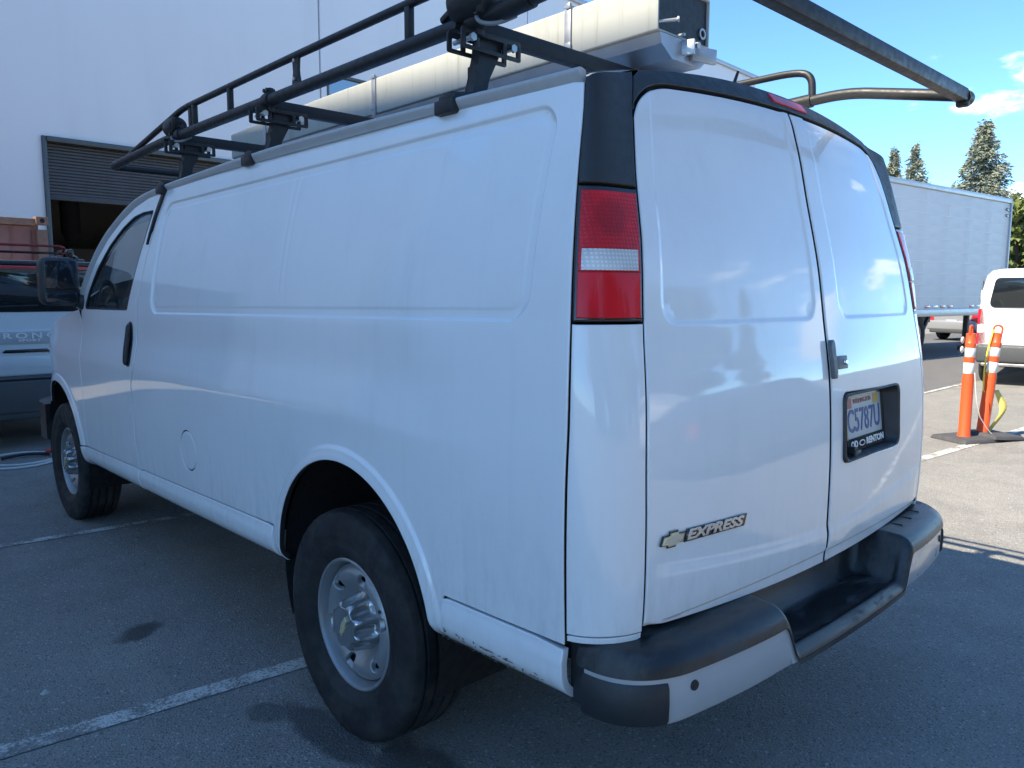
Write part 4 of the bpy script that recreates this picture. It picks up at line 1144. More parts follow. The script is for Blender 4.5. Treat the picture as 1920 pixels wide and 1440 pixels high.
for y0, y1 in zip(joints, joints[1:]):
    b = B(); w = .006; n = 8; ring = []
    prof_o = arc_pts([(CX0, CZ0), (CX1, CZ0), (CX1, CZ1), (CX0, CZ1)], .008, 3)
    prof_i = arc_pts([(CX0+w, CZ0+w), (CX1-w, CZ0+w), (CX1-w, CZ1-w), (CX0+w, CZ1-w)], .006, 3)
    rings_o, rings_i = [], []
    for k in range(n+1):
        y = y0+.004+(y1-y0-.008)*k/n
        rings_o.append([b.bm.verts.new((a, y, c_+sag(y)*(1 if c_ > 2.4 else .4))) for a, c_ in prof_o]); rings_i.append([b.bm.verts.new((a, y, c_+sag(y)*.7)) for a, c_ in prof_i])
    m = len(prof_o)
    for RR, fl in ((rings_o, 1), (rings_i, -1)):
        for A_, B_ in zip(RR, RR[1:]):
            for j in range(m):
                f = (A_[j], A_[(j+1) % m], B_[(j+1) % m], B_[j]); b.bm.faces.new(f if fl > 0 else f[::-1])
    for A_, B_ in ((rings_o[0], rings_i[0]), (rings_i[-1], rings_o[-1])):
        for j in range(m): b.bm.faces.new((A_[j], B_[j], B_[(j+1) % m], A_[(j+1) % m]))
    CB('carrier_section', b, M_CARR)
for y in joints[1:-1]:
    b = B(); zz = sag(y)
    b.tube([(0, y-.016, 0), (0, y+.016, 0)], 1., sect=[(0, 0)]*3) if False else None
    for (c_, d_) in (((CX0-.004, y, (CZ0+CZ1)/2+zz*.7), (.008, .030, CZ1-CZ0+.02)), (((CX0+CX1)/2, y, CZ1+.004+zz), (CX1-CX0+.02, .030, .008)), ((CX1+.004, y, (CZ0+CZ1)/2), (.008, .030, CZ1-CZ0+.02))): b.box(c_, d_, .002)
    b.box((CX0-.006, y-.004, CZ1+zz+.006), (.012, .02, .02), .002); b.box((CX0-.008, y, CZ0+.03+zz*.4), (.006, .034, .03), .002)
    CB('joint_band', b, M_GALV)
b = B(); b.lathe([(0, .012), (0, .019), (.004, .019), (.004, .012)], axis='Y', c=(CX1-.035, CY0+.006, CZ0+.045), n=20, close=True)
CB('latch_ring', b, M_GALV)
b = B(); b.box(((CX0+CX1)/2, CY0+.016, (CZ0+CZ1)/2), (CX1-CX0-.014, .006, CZ1-CZ0-.014)); CB('inner_door', b, M_RACK)
b = B(); b.cyl((CX0+.01, CY0+.02, CZ0+.030), (CX0+.055, CY0-.035, CZ0+.036), .006, n=8); b.cyl((CX0+.055, CY0-.035, CZ0+.036), (CX0+.058, CY0-.04, CZ0+.037), .010, n=10); CB('latch_pin', b, M_ZINC)
# lower galvanised channel
ch = thing('lower_channel', 'grey galvanised sheet channel lying under the white pipe carrier', 'channel', (.05, -.60, 2.245))
inv2 = Matrix.Translation((-.05, .60, -2.245))
prof = [(-.105, 2.318), (-.095, 2.283), (-.035, 2.246), (.13, 2.246), (.165, 2.275), (.17, 2.318)]
b = B(); n = 10; rings = []
for k in range(n+1):
    y = -.57+3.1*k/n; rings.append([b.bm.verts.new((a, y, z)) for a, z in prof])
for A_, B_ in zip(rings, rings[1:]):
    for j in range(len(prof)): b.bm.faces.new((A_[j], A_[(j+1) % len(prof)], B_[(j+1) % len(prof)], B_[j]))
b.bm.faces.new(rings[-1]); b.bm.faces.new(rings[0][::-1])
o = b.build('channel_body', M_GALV, ch, angle=25); o.matrix_parent_inverse = inv2
b = B(); b.box((.03, -.585, 2.292), (.012, .05, .05), .003, rot=R(20)); b.box((.115, -.592, 2.282), (.11, .016, .05), .003, rot=R(-14)); b.cyl((.06, -.575, 2.305), (.06, -.61, 2.300), .011, n=10); b.cyl((-.01, -.572, 2.325), (-.01, -.60, 2.322), .005, n=6)
o = b.build('end_latch', M_GALV, ch); o.matrix_parent_inverse = inv2
# ------------------------------------------------------------------ ground, markings
t = asphalt('asphalt', (.135, .131, .123), (.315, .302, .278)); x = t.xyz()
# oil stains with shapes of their own, at their places on the lot
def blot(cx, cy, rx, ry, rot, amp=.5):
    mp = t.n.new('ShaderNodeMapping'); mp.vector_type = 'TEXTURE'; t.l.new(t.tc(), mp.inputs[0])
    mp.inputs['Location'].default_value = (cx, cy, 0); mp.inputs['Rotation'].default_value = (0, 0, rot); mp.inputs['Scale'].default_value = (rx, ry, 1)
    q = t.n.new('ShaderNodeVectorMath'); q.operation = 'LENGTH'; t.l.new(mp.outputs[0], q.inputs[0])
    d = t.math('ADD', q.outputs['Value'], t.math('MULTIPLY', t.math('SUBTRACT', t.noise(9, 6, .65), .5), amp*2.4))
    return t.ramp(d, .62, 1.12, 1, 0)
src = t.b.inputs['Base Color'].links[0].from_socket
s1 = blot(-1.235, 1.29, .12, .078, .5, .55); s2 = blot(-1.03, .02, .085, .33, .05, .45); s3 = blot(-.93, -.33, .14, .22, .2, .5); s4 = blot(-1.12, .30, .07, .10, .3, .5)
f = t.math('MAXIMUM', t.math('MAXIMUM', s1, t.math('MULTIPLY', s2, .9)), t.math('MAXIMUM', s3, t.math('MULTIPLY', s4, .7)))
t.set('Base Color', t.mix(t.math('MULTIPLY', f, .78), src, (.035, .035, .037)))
rgh = t.math('SUBTRACT', t.rough, t.math('MULTIPLY', f, .22)); t.set('Roughness', rgh)
M_ASPH = t.m
b = B(); b.quad((-400, -400, 0), (400, -400, 0), (400, 400, 0), (-400, 400, 0)); g = b.build('ground', M_ASPH); prop(g, kind='structure')
M_ASPH2 = asphalt('shade_dark_asphalt', (.09, .09, .095), (.16, .16, .165)).m
g = B().quad((7.2, 2.03, .004), (40, 2.03, .004), (40, 8.6, .004), (7.2, 8.6, .004)).build('painted_shade_patch', M_ASPH2); prop(g, kind='structure')  # shadow on the ground near the trailer, painted as a darker sheet
M_LINE = asphalt('worn_line_paint', (.125, .122, .116), (.29, .282, .265), (.64, .63, .60)).m
M_LINE2 = asphalt('line_paint', (.13, .128, .12), (.30, .29, .27), (.80, .78, .72)).m
def line(p0, p1, w, mat, z=.004):
    p0, p1 = Vector(p0), Vector(p1); d = (p1-p0).normalized(); n = Vector((-d.y, d.x))*w/2
    q = B().quad((p0.x-n.x, p0.y-n.y, z), (p1.x-n.x, p1.y-n.y, z), (p1.x+n.x, p1.y+n.y, z), (p0.x+n.x, p0.y+n.y, z)).build('parking_line', mat)
    return prop(q, kind='structure')
line((-7, 1.155), (-.25, .49), .088, M_LINE)
line((-7, 3.52), (.05, 2.92), .07, M_LINE)
line((3.3, .44), (11.6, -.17), .095, M_LINE2)
line((7.2, 2.02), (12.0, 2.03), .07, M_LINE2, .008)
line((8.5, 4.35), (19, 4.15), .06, M_LINE, .008)
line((3.3, -2.1), (11.0, -2.7), .09, M_LINE2)
line((3.3, -4.6), (11.0, -5.2), .09, M_LINE2)
# loose stones
M_STONE = simple('pale_stone', (.36, .36, .35), .85, var=.3)
pm = None; 
V, F = [], []
def pebble(V, F, x, y, s):
    i0 = len(V); k = 6
    h = s*(.5+.4*rng.random()); V.append((x, y, h))
    for j in range(k):
        a = 2*math.pi*j/k+rng.random()*.5; r = s*(.6+.6*rng.random()); V.append((x+r*math.cos(a), y+r*math.sin(a)*.8, .0))
    for j in range(k): F.append((i0, i0+1+j, i0+1+(j+1) % k))
for k in range(260):
    u = rng.random(); x_ = -3.4+3.0*rng.random() if u < .55 else 1.0+5*rng.random(); y_ = -1.2+4.5*rng.random() if u < .55 else -1.9+3.2*rng.random()
    pebble(V, F, x_, y_, .0025+.006*rng.random()**3)
pebble(V, F, -1.66, .98, .018)
o = mesh_np('loose_gravel', V, F, M_STONE, None, smooth=False); prop(o, 'scattered pale gravel grains lying on the asphalt', 'gravel', kind='stuff')

# ------------------------------------------------------------------ warehouse across the front
t = NT('white_painted_concrete')
c = t.mix(t.noise(.5, 5), (.76, .75, .76), (.83, .82, .83)); c = t.mix(t.math('MULTIPLY', t.ramp(t.noise(.9, 5, .6, stretch=(1, 1, .15)), .5, .8), .18), c, (.45, .45, .46))
t.set('Base Color', c); t.set('Roughness', .8); t.bump(t.noise(30, 4), .1, .01); M_WALL = t.m
M_JAMB = simple('dull_steel_jamb', (.11, .12, .12), .5, metal=.3)
M_SLAT = simple('dark_grey_door_slat', (.085, .088, .095), .5, metal=.3, var=.15, scale=3)
M_INT = simple('brown_interior_board', (.24, .23, .21), .9, var=.35, scale=.8)
M_INT2 = simple('dark_interior', (.03, .03, .032), .9)
M_PANE = NT('window_pane'); M_PANE.set('Base Color', (.02, .03, .04)); M_PANE.set('Roughness', .02); M_PANE.set('Specular IOR Level', 1.0); M_PANE.set('IOR', 2.2); M_PANE.set('Coat Weight', 1.); M_PANE = M_PANE.m
M_CAPF = simple('cap_flashing', (.45, .45, .48), .5, metal=.3)
wh = thing('warehouse', 'tall white painted warehouse with a half open dark roller door', 'building', (0, 14.2, 0), R(2.9))
HB = 10.5
DX0, DX1, DZ = 1.44, 7.05, 4.30
flatc = lambda a, b: np.stack([a, 0*a, b], -1)
def rect(x0, x1, z0, z1): return [(x0, z0), (x1, z0), (x1, z1), (x0, z1)]
WX0, WX1, WZ0, WZ1 = 7.50, 11.6, 4.95, 6.62
panels = [(-26, -12, []), (-12, -6, []), (-6, 7.32, [rect(DX0, DX1, .003, DZ)]), (7.34, 14.4, [rect(WX0, WX1, WZ0, WZ1)]), (14.42, 21.5, []), (21.52, 28.6, [])]
for x0, x1, hs_ in panels:
    loops = [rect(x0+.01, x1-.01, 0, HB)]
    if hs_ and hs_[0][0][1] < .01:   # door reaches the ground
        loops = [[(x0+.01, 0), (DX0, 0), (DX0, DZ), (DX1, DZ), (DX1, 0), (x1-.01, 0), (x1-.01, HB), (x0+.01, HB)]]; hs_ = []
    patch('wall_panel', loops+hs_, flatc, M_WALL, wh, None, 3., 1.2, out=1, rim=.012, depth=.25)
b = B(); b.box((1.3, .10, HB+.06), (54.8, .42, .14), .01); b.build('parapet_cap', M_CAPF, wh)
b = B(); b.box((1.3, 10, HB-.4), (54.6, 19.5, .2)); b.box((28.5, 10, HB/2-.3), (.2, 19.6, HB-.7)); b.box((-25.9, 10, HB/2-.3), (.2, 19.6, HB-.7)); b.box((1.3, 19.9, HB/2-.3), (54.8, .2, HB-.7)); b.build('roof_and_sides', M_WALL, wh)
b = B()
for x_ in (DX0+.035, DX1-.035): b.box((x_, .06, DZ/2), (.07, .22, DZ), .006)
b.box(((DX0+DX1)/2, .03, DZ-.045), (DX1-DX0-.145, .22, .09), .006)
b.build('door_jamb', M_JAMB, wh)
door = None
nsl = 16; z1 = DZ-.09; z0 = 3.28; hsl = (z1-z0)/nsl
sme = None
for k in range(nsl):
    if sme is None:
        b = B(); prof_ = [(-.012, 0), (.010, .1*hsl), (.016, .35*hsl), (.016, .6*hsl), (.008, .88*hsl), (-.012, .97*hsl)]
        a_ = [b.bm.verts.new((DX0+.075, .14-o_, z_)) for o_, z_ in prof_]; c_ = [b.bm.verts.new((DX1-.075, .14-o_, z_)) for o_, z_ in prof_]
        for j in range(len(prof_)): b.bm.faces.new((a_[j], c_[j], c_[(j+1) % len(prof_)], a_[(j+1) % len(prof_)]))
        b.bm.faces.new(a_); b.bm.faces.new(c_[::-1])
        so = b.build('door_slat', M_SLAT, wh); sme = so.data; so.location = (0, 0, z0+k*hsl)
    else: link('door_slat', sme, wh, (0, 0, z0+k*hsl))
B().box(((DX0+DX1)/2, .14, z0-.05), (DX1-DX0-.15, .07, .10), .01).build('bottom_bar', M_SLAT, wh)
b = B(); X0, X1, Y1_, Z1_ = -1.5, 9.5, 9., 5.2
b.quad((X0, Y1_, 0), (X1, Y1_, 0), (X1, Y1_, Z1_), (X0, Y1_, Z1_)).quad((X0, .3, .006), (X1, .3, .006), (X1, Y1_, .006), (X0, Y1_, .006)).quad((X0, .3, Z1_), (X1, .3, Z1_), (X1, Y1_, Z1_), (X0, Y1_, Z1_)).quad((X0, .3, 0), (X0, Y1_, 0), (X0, Y1_, Z1_), (X0, .3, Z1_)).quad((X1, .3, 0), (X1, Y1_, 0), (X1, Y1_, Z1_), (X1, .3, Z1_))
b.build('loading_bay', M_INT, wh, fix=False)
b = B(); b.tube([(3.35, 5.0, 5.0), (3.35, 5.0, 2.95), (3.35, 5.0, 2.72)], [.22, .22, .12], n=14); b.build('hanging_duct', M_INT2, wh)
b = B(); b.box((4.6, 6.5, 1.4), (3.0, .8, 2.4), .02); b.box((7.2, 4.5, 1.0), (1.2, 1.2, 2.0), .02); b.build('stored_crates', M_INT, wh)
# window: frame, mullions, panes
b = B(); wy = .05
for x_ in (WX0+.03, WX1-.03): b.box((x_, wy, (WZ0+WZ1)/2), (.06, .12, WZ1-WZ0), .004)
for z_ in (WZ0+.03, WZ1-.03): b.box(((WX0+WX1)/2, wy, z_), (WX1-WX0-.125, .12, .06), .004)
wf = b.build('window', M_JAMB, wh)
zt = 6.10
B().box(((WX0+WX1)/2, wy, zt), (WX1-WX0-.125, .09, .06), .004).build('transom', M_JAMB, wf)
xs4 = np.linspace(WX0+.06, WX1-.06, 4)
for x_ in xs4[1:-1]:
    B().box((x_, wy, (zt+.03+WZ1-.06)/2), (.05, .085, WZ1-.06-zt-.034), .003).build('mullion', M_JAMB, wf)
    B().box((x_, wy, (WZ0+.06+zt-.03)/2), (.05, .085, zt-.034-WZ0-.06), .003).build('mullion', M_JAMB, wf)
for xa, xb in zip(xs4, xs4[1:]):
    for za, zb in ((WZ0+.06, zt-.03), (zt+.03, WZ1-.06)):
        B().box(((xa+xb)/2, wy+.01, (za+zb)/2), (xb-xa-.052, .012, zb-za-.004)).build('pane', M_PANE, wf)

# ------------------------------------------------------------------ building along the left side of the lot, whose shadow the van stands in
lb = thing('office_block', 'long white building on the left of the lot, shading the van', 'building', (-8.2+.05*2.07, 0, 0), R(-2.9))
HL = 11.46
for y0, y1 in ((-.6, 3.0), (3.0, 6.6), (6.6, 10.2)):
    b = B(); b.box((-.15, (y0+y1)/2, HL/2), (.3, y1-y0-.02, HL), .012).build('wall_panel', M_WALL, lb)
B().box((-.16, 4.8, HL+.0), (.36, 10.9, .02), .0).build('parapet_cap', M_CAPF, lb)
B().box((-5.2, 4.8, HL/2-.2), (9.6, 10.7, HL-.5)).build('core', M_WALL, lb)
# ------------------------------------------------------------------ other vehicles
M_CW = paint('white_car_paint', (.80, .80, .80)); M_CS = paint('silver_car_paint', (.33, .34, .36), metal=.4, rough=.35); M_CB = paint('blue_grey_car_paint', (.52, .58, .62)); M_CD = paint('dark_blue_car_paint', (.03, .05, .09))
M_CG = NT('dark_car_glass'); M_CG.set('Base Color', (.012, .016, .02)); M_CG.set('Roughness', .03); M_CG.set('Specular IOR Level', .7); M_CG = M_CG.m
M_LRED = simple('car_lamp_red', (.45, .015, .03), .12, coat=1.); M_LWHT = simple('car_lamp_white', (.7, .7, .7), .12, coat=1.)
M_CPL = simple('car_grey_plastic', (.055, .06, .065), .6); M_ALU = simple('car_wheel_alloy', (.45, .45, .46), .3, metal=.8); M_TYR2 = simple('car_tyre', (.02, .02, .021), .8)
def half_ring(y, pts):
    """closed section at y from half profile (x, z), bottom centre to top centre"""
    return [(x_, y, z_) for x_, z_ in pts]+[(-x_, y, z_) for x_, z_ in pts[::-1] if x_ > 1e-6]
def body_loft(name, st, mat, parent, angle=28):
    V, F = loft([half_ring(y, p_) for y, p_ in st])
    me = bpy.data.meshes.new(name); me.from_pydata(V, [], F); bm_ = bmesh.new(); bm_.from_mesh(me); bmesh.ops.recalc_face_normals(bm_, faces=bm_.faces[:]); bm_.to_mesh(me); bm_.free()
    me.polygons.foreach_set('use_smooth', [True]*len(me.polygons)); me.set_sharp_from_angle(angle=R(angle)); me.materials.append(mat)
    return link(name, me, parent)
_wcache = {}
def car_wheel(parent, x, y, r, w=.22):
    if r not in _wcache:
        e = bpy.data.objects.new('wheel', None); COL.objects.link(e); e.parent = parent; e.location = (x, y, r)
        rb = r*.66
        B().lathe([(-w/2+.01, rb), (-w/2-.004, rb+.04), (-w/2+.01, r-.03), (-w/2+.035, r), (w/2-.035, r), (w/2-.01, r-.03), (w/2, rb), (-w/2+.01, rb)], n=36).build('tyre', M_TYR2, e)
        b = B(); b.lathe([(-w/2+.012, rb+.004), (-w/2+.03, rb-.02), (0, rb-.03)], n=36)
        for k in range(5):
            a = R(72*k+10); b.box((-w/2+.025, rb*.5*math.cos(a), rb*.5*math.sin(a)), (.03, rb*.95, .055), .008, rot=Matrix.Rotation(a, 3, 'X'))
        b.cyl((-w/2+.01, 0, 0), (-w/2+.05, 0, 0), .06, n=16); b.build('rim', M_ALU, e)
        B().cyl((.0, 0, 0), (.04, 0, 0), rb-.02, n=24).build('brake', M_DARK, e)
        _wcache[r] = e
    else:
        e = copy_tree(_wcache[r], parent); e.location = (x, y, r)
    e.rotation_euler = (0, 0, 0 if x < 0 else math.pi)
    return e
def van_prof(w, z0, zb, zt, k=1.):
    w *= k
    return [(0, z0), (w*.88, z0), (w*.97, z0+.06), (w, z0+.22), (w*1.0, zb-.25), (w*.985, zb), (w*.955, zb+(zt-zb)*.5), (w*.90, zt-.11), (w*.83, zt-.035), (w*.66, zt-.008), (0, zt)]
def passenger_van(name, label, loc, rz, mat, text=None, group=None):
    W, H = .96, 1.905
    r = thing(name, label, 'van', loc, rz, group)
    st = [(0.0, van_prof(W, .42, 1.22, H-.05, .95)), (.05, van_prof(W, .34, 1.22, H-.015, .985)), (.16, van_prof(W, .30, 1.22, H, 1.)), (1.6, van_prof(W, .28, 1.22, H+.02, 1.)), (3.1, van_prof(W, .28, 1.22, H, 1.)), (3.45, van_prof(W, .28, 1.2, H-.10, .99)), (4.05, van_prof(W, .28, 1.12, 1.36, .98)), (4.6, van_prof(W, .28, 1.0, 1.18, .94)), (4.85, van_prof(W, .32, .85, 1.0, .84))]
    body_loft('body', st, mat, r)
    # rear window, raised lip, number plate panel
    def rp(x_, z_, o=0.): return (x_, -.012-o+.05*max(0, (z_-1.2)/.75)**2*.5, z_)
    wl_ = arc_pts([(-.80, 1.27), (.80, 1.27), (.725, 1.75), (-.725, 1.75)], .09, 5)
    b = B(); Mx = Matrix(((1, 0, 0, 0), (0, 0, -1, .008), (0, 1, 0, 0), (0, 0, 0, 1)))
    b.prism(wl_, .022, Mx, .004); b.build('rear_window', M_CG, r)
    for sg in (-1, 1):
        lamp = B().prism(arc_pts([(sg*.80, .68), (sg*.945, .66), (sg*.945, 1.24), (sg*.87, 1.26)], .03, 3), .03, Mx @ Matrix.Translation((0, 0, -.022)), .004).build('tail_lamp', M_LRED, r)
        B().prism(arc_pts([(sg*.835, .86), (sg*.942, .85), (sg*.942, .99), (sg*.86, 1.0)], .02, 3), .034, Mx @ Matrix.Translation((0, 0, -.022)), .003).build('reversing_lens', M_LWHT, lamp)
        mm = B().box((sg*1.16, 3.50, 1.46), (.24, .14, .24), .04).box((sg*1.0, 3.50, 1.36), (.10, .07, .06), .02).build('door_mirror', mat, r)
        B().box((sg*1.16, 3.424, 1.47), (.18, .01, .16), .02).build('mirror_glass', M_MIRROR, mm)
        B().box((sg*.955, 1.3, 1.5), (.012, 1.5, .42), .005).build('side_window', M_CG, r)
        B().box((sg*.93, 2.95, 1.48), (.03, 1.0, .44), .01).build('side_window', M_CG, r)
    bp = B().box((0, -.02, .52), (1.86, .20, .30), .05, seg=3).build('rear_bumper', M_CPL, r)
    B().box((0, -.03, .345), (1.70, .14, .05), .015).build('bumper_skirt', M_ALU, bp)
    B().box((.0, -.016, 1.02), (.42, .02, .14), .01).build('number_plate', M_PLATE, r)
    B().box((0, -.01, 1.885), (.5, .02, .03), .008).build('high_brake_lamp', M_LRED, r)
    B().box((0, 4.66, .62), (1.75, .5, .46), .12, seg=3).build('front_bumper', M_CPL, r)
    B().box((0, 4.88, .85), (1.2, .06, .2), .02).build('grille', M_BLK, r)
    for sg in (-1, 1): B().box((sg*.72, 4.70, .98), (.26, .22, .16), .04).build('headlamp', M_LWHT, r)
    B().prism([(-.82, 1.22), (.82, 1.22), (.70, 1.80), (-.70, 1.80)], .02, Matrix(((1, 0, 0, 0), (0, -.8, .6, 4.98), (0, .6, .8, .36), (0, 0, 0, 1)))).build('windscreen', M_CG, r)
    if text:
        me = text_mesh(text, .062, .001, xscale=1.5); me.materials.append(simple('grey_letters', (.33, .34, .35), .5))
        me.transform(Matrix.Translation((-.33, -.022, 1.125)) @ Mx.to_3x3().to_4x4()); link('rear_lettering', me, r)
    for x_ in (-.82, .82):
        for y_ in (.75, 3.95): car_wheel(r, x_, y_, .345)
    return r
passenger_van('white_van', 'clean white van parked beyond the orange posts, seen from behind', (12.28, 1.0, 0), R(-80), M_CW, 'TRANSIT  250')

def saloon(name, label, loc, rz, mat, group=None, suv=0.):
    W = .90; r = thing(name, label, 'car', loc, rz, group)
    def pf(zb, zt, k=1., z0=.26, kt=.72): return [(0, z0), (W*.86*k, z0), (W*.97*k, z0+.10), (W*k, z0+.30), (W*k, zb-.12), (W*.97*k, zb), (W*(kt+.12)*k, zb+(zt-zb)*.55), (W*kt*k, zt-.03), (W*.5*k, zt), (0, zt+.01)]
    h = suv
    st = [(0, pf(.80+h, .88+h, .88, .36)), (.07, pf(.88+h, .99+h, .95, .30)), (.35, pf(.95+h, 1.05+h+.18*(h > 0), .99)), (.85, pf(.95+h, 1.34+h, 1.)), (1.6, pf(.93+h, 1.44+h, 1.)), (2.4, pf(.92+h, 1.43+h, 1.)), (2.95, pf(.91+h, 1.26+h, 1.)), (3.35, pf(.90+h, 1.0+h, .99)), (4.1, pf(.80+h, .88+h, .96)), (4.42, pf(.68+h, .72+h, .84, .32))]
    body_loft('body', st, mat, r)
    Mx = Matrix(((1, 0, 0, 0), (0, 0, -1, .03), (0, 1, 0, 0), (0, 0, 0, 1)))
    for sg in (-1, 1):
        B().prism(arc_pts([(sg*.60, .66+h), (sg*.86, .63+h), (sg*.85, .88+h), (sg*.66, .90+h)], .03, 3), .05, Mx, .006).build('tail_lamp', M_LRED, r)
        B().prism([(.55, .96+h), (1.0, 1.33+h), (2.45, 1.36+h), (3.0, .97+h)], .02, Matrix(((0, 0, sg, sg*.80), (1, 0, 0, 0), (0, 1, 0, 0), (0, 0, 0, 1)))).build('side_windows', M_CG, r)
        m_ = B().box((sg*1.0, 2.75, .98+h), (.18, .10, .12), .03).build('door_mirror', mat, r)
        B().box((sg*.66, 4.33, .66+h), (.30, .16, .13), .03).build('headlamp', M_LWHT, r)
    B().prism([(-.62, 1.0+h), (.62, 1.0+h), (.54, 1.26+h), (-.54, 1.26+h)], .02, Matrix(((1, 0, 0, 0), (0, .75, -.66, -.22), (0, .66, .75, .16+.25*h), (0, 0, 0, 1)))).build('rear_window', M_CG, r)
    B().prism([(-.66, 1.0+h), (.66, 1.0+h), (.56, 1.38+h), (-.56, 1.38+h)], .02, Matrix(((1, 0, 0, 0), (0, -.82, .57, 3.96), (0, .57, .82, .0), (0, 0, 0, 1)))).build('windscreen', M_CG, r)
    bp_ = B().box((0, -.02, .50), (1.60, .16, .30), .05, seg=3).build('rear_bumper', mat, r)
    B().box((0, -.03, .33), (1.40, .15, .16), .04).build('bumper_valance', M_CPL, bp_)
    B().box((0, -.025, .62+h*.6), (.36, .05, .12), .008).build('number_plate', M_PLATE, r)
    B().box((0, 4.40, .50), (1.0, .08, .18), .02).build('grille', M_BLK, r)
    for x_ in (-.79, .79):
        for y_ in (.85, 3.55): car_wheel(r, x_, y_, .325)
    return r
saloon('silver_car', 'silver hatchback seen under and past the grey trailer', (25.3, 6.42, 0), R(-104), M_CS, suv=.0)

# compact off-roader nosed in ahead of the van
def offroader():
    W = .94; r = thing('off_roader', 'pale blue grey compact off-roader with black roof and rack, ahead of the van', 'car', (-.60, 6.30, 0))
    def pf(zb, zt, k=1., z0=.30, kt=.80): return [(0, z0), (W*.88*k, z0), (W*.98*k, z0+.10), (W*k, z0+.34), (W*k, zb-.14), (W*.985*k, zb), (W*.93*k, zb+(zt-zb)*.5), (W*(kt+.04)*k, zt-.06), (W*kt*k, zt-.015), (W*.55*k, zt), (0, zt+.01)]
    st = [(0, pf(1.20, 1.60, .965, .42)), (.06, pf(1.24, 1.68, .99, .36)), (.20, pf(1.25, 1.70, 1.)), (1.5, pf(1.24, 1.74, 1.)), (2.6, pf(1.22, 1.72, 1.)), (3.1, pf(1.16, 1.40, .99)), (3.35, pf(1.1, 1.18, .99)), (4.1, pf(1.05, 1.12, .97)), (4.35, pf(.9, .98, .90, .4))]
    body_loft('body', st, M_CB, r)
    Mx = Matrix(((1, 0, 0, 0), (0, 0, -1, .004), (0, 1, 0, 0), (0, 0, 0, 1)))
    def fl(name, poly, d, mat, rr=.03, par=None, bev=.004, z=0): return B().prism(arc_pts(poly, rr, 4), d, Mx @ Matrix.Translation((0, 0, z)), bev).build(name, mat, par or r)
    # tailgate glass with black spoiler, red lamp strip, body panel pressings, lettering
    fl('rear_window', [(-.80, 1.285), (.80, 1.285), (.74, 1.655), (-.74, 1.655)], .012, M_CG, .05)
    B().box((0, .02, 1.735), (1.50, .24, .055), .02).build('spoiler', M_BLK, r)
    fl('high_brake_lamp', [(-.62, 1.685), (.62, 1.685), (.62, 1.712), (-.62, 1.712)], .05, M_LRED, .008, z=.05)
    B().tube([(-.25, .0, 1.335), (.12, -.012, 1.345)], .009, n=6).build('rear_wiper', M_RUB, r)
    fl('tailgate_panel', [(-.74, .70), (.74, .70), (.76, 1.125), (-.76, 1.125)], .016, M_CB, .03)
    fl('tailgate_strip', [(-.72, .985), (.72, .985), (.72, 1.10), (-.72, 1.10)], .022, simple('slate_blue_strip', (.34, .39, .43), .4, coat=.3), .02)
    fl('plate_pocket', [(-.27, .76), (.27, .76), (.27, .87), (-.27, .87)], .019, M_CB, .02)
    fl('handle_recess', [(-.20, .905), (.20, .905), (.17, .935), (-.17, .935)], .026, M_BLK, .008)
    for sg in (-1, 1):
        fl('tail_lamp', [(sg*.79, .86), (sg*.92, .86), (sg*.92, 1.20), (sg*.79, 1.20)], .02, M_LRED, .02)
        B().box((sg*.885, 1.2, 1.42), (.02, 1.8, .30), .01, rot=Matrix.Rotation(R(-sg*9), 3, 'Y')).build('side_window', M_CG, r)
        rr = B().tube(bez([(sg*.60, .45, 1.73), (sg*.60, .50, 1.83), (sg*.60, 1.2, 1.85), (sg*.60, 2.3, 1.83), (sg*.60, 2.4, 1.74)]), .022, n=8).build('roof_rail', M_BLK, r)
        B().box((sg*1.03, 2.95, 1.22), (.20, .12, .17), .04).build('door_mirror', M_BLK, r)
        B().box((sg*.66, 4.33, .92), (.30, .1, .16), .03).build('headlamp', M_LWHT, r)
    M_RR = simple('dark_red_bar', (.20, .02, .025), .4)
    for z_ in (1.865, 1.935):
        B().tube(bez([(-.50, .6, z_-.06), (-.52, .55, z_), (.52, .55, z_), (.50, .6, z_-.06)]), .013, n=8).build('rack_bar', M_RR if z_ > 1.9 else M_BLK, r)
    B().box((.56, .75, 1.86), (.05, .5, .10), .02).box((.70, 1.0, 1.80), (.16, .3, .05), .02).build('rack_side', M_BLK, r)
    B().cyl((-.21, .62, 1.76), (-.205, .58, 2.02), .008, .004, n=6).build('aerial', M_RUB, r)
    B().box((0, 1.3, 1.745), (1.42, 2.2, .05), .02).build('roof_skin', M_BLK, r)
    bp = B().box((0, .02, .50), (1.86, .24, .38), .06, seg=3).build('rear_bumper', M_CPL, r)
    B().box((0, -.07, .66), (1.5, .06, .03), .01).build('bumper_step', M_BLK, bp)
    B().box((0, -.02, .34), (1.0, .14, .12), .03).build('skid_plate', M_CPL, bp)
    for txt, sz, z_, xs, w_ in (('BRONCO', .075, 1.062, 1.5, .66), ('SPORT', .030, 1.018, 1.6, .19)):
        me = text_mesh(txt, sz, .003, xscale=1., bold=.002, space=1.45 if sz > .05 else 1.2); vv = [v.co.x for v in me.vertices]
        me.transform(Matrix.Diagonal((w_/(max(vv)-min(vv)), 1, 1, 1))); me.materials.append(M_LWHT)
        me.transform(Mx @ Matrix.Translation((.05 if sz > .05 else .03, z_, .026))); link('rear_lettering', me, r)
    for x_ in (-.82, .82):
        for y_ in (.80, 3.47): car_wheel(r, x_, y_, .36)
    return r
offroader()

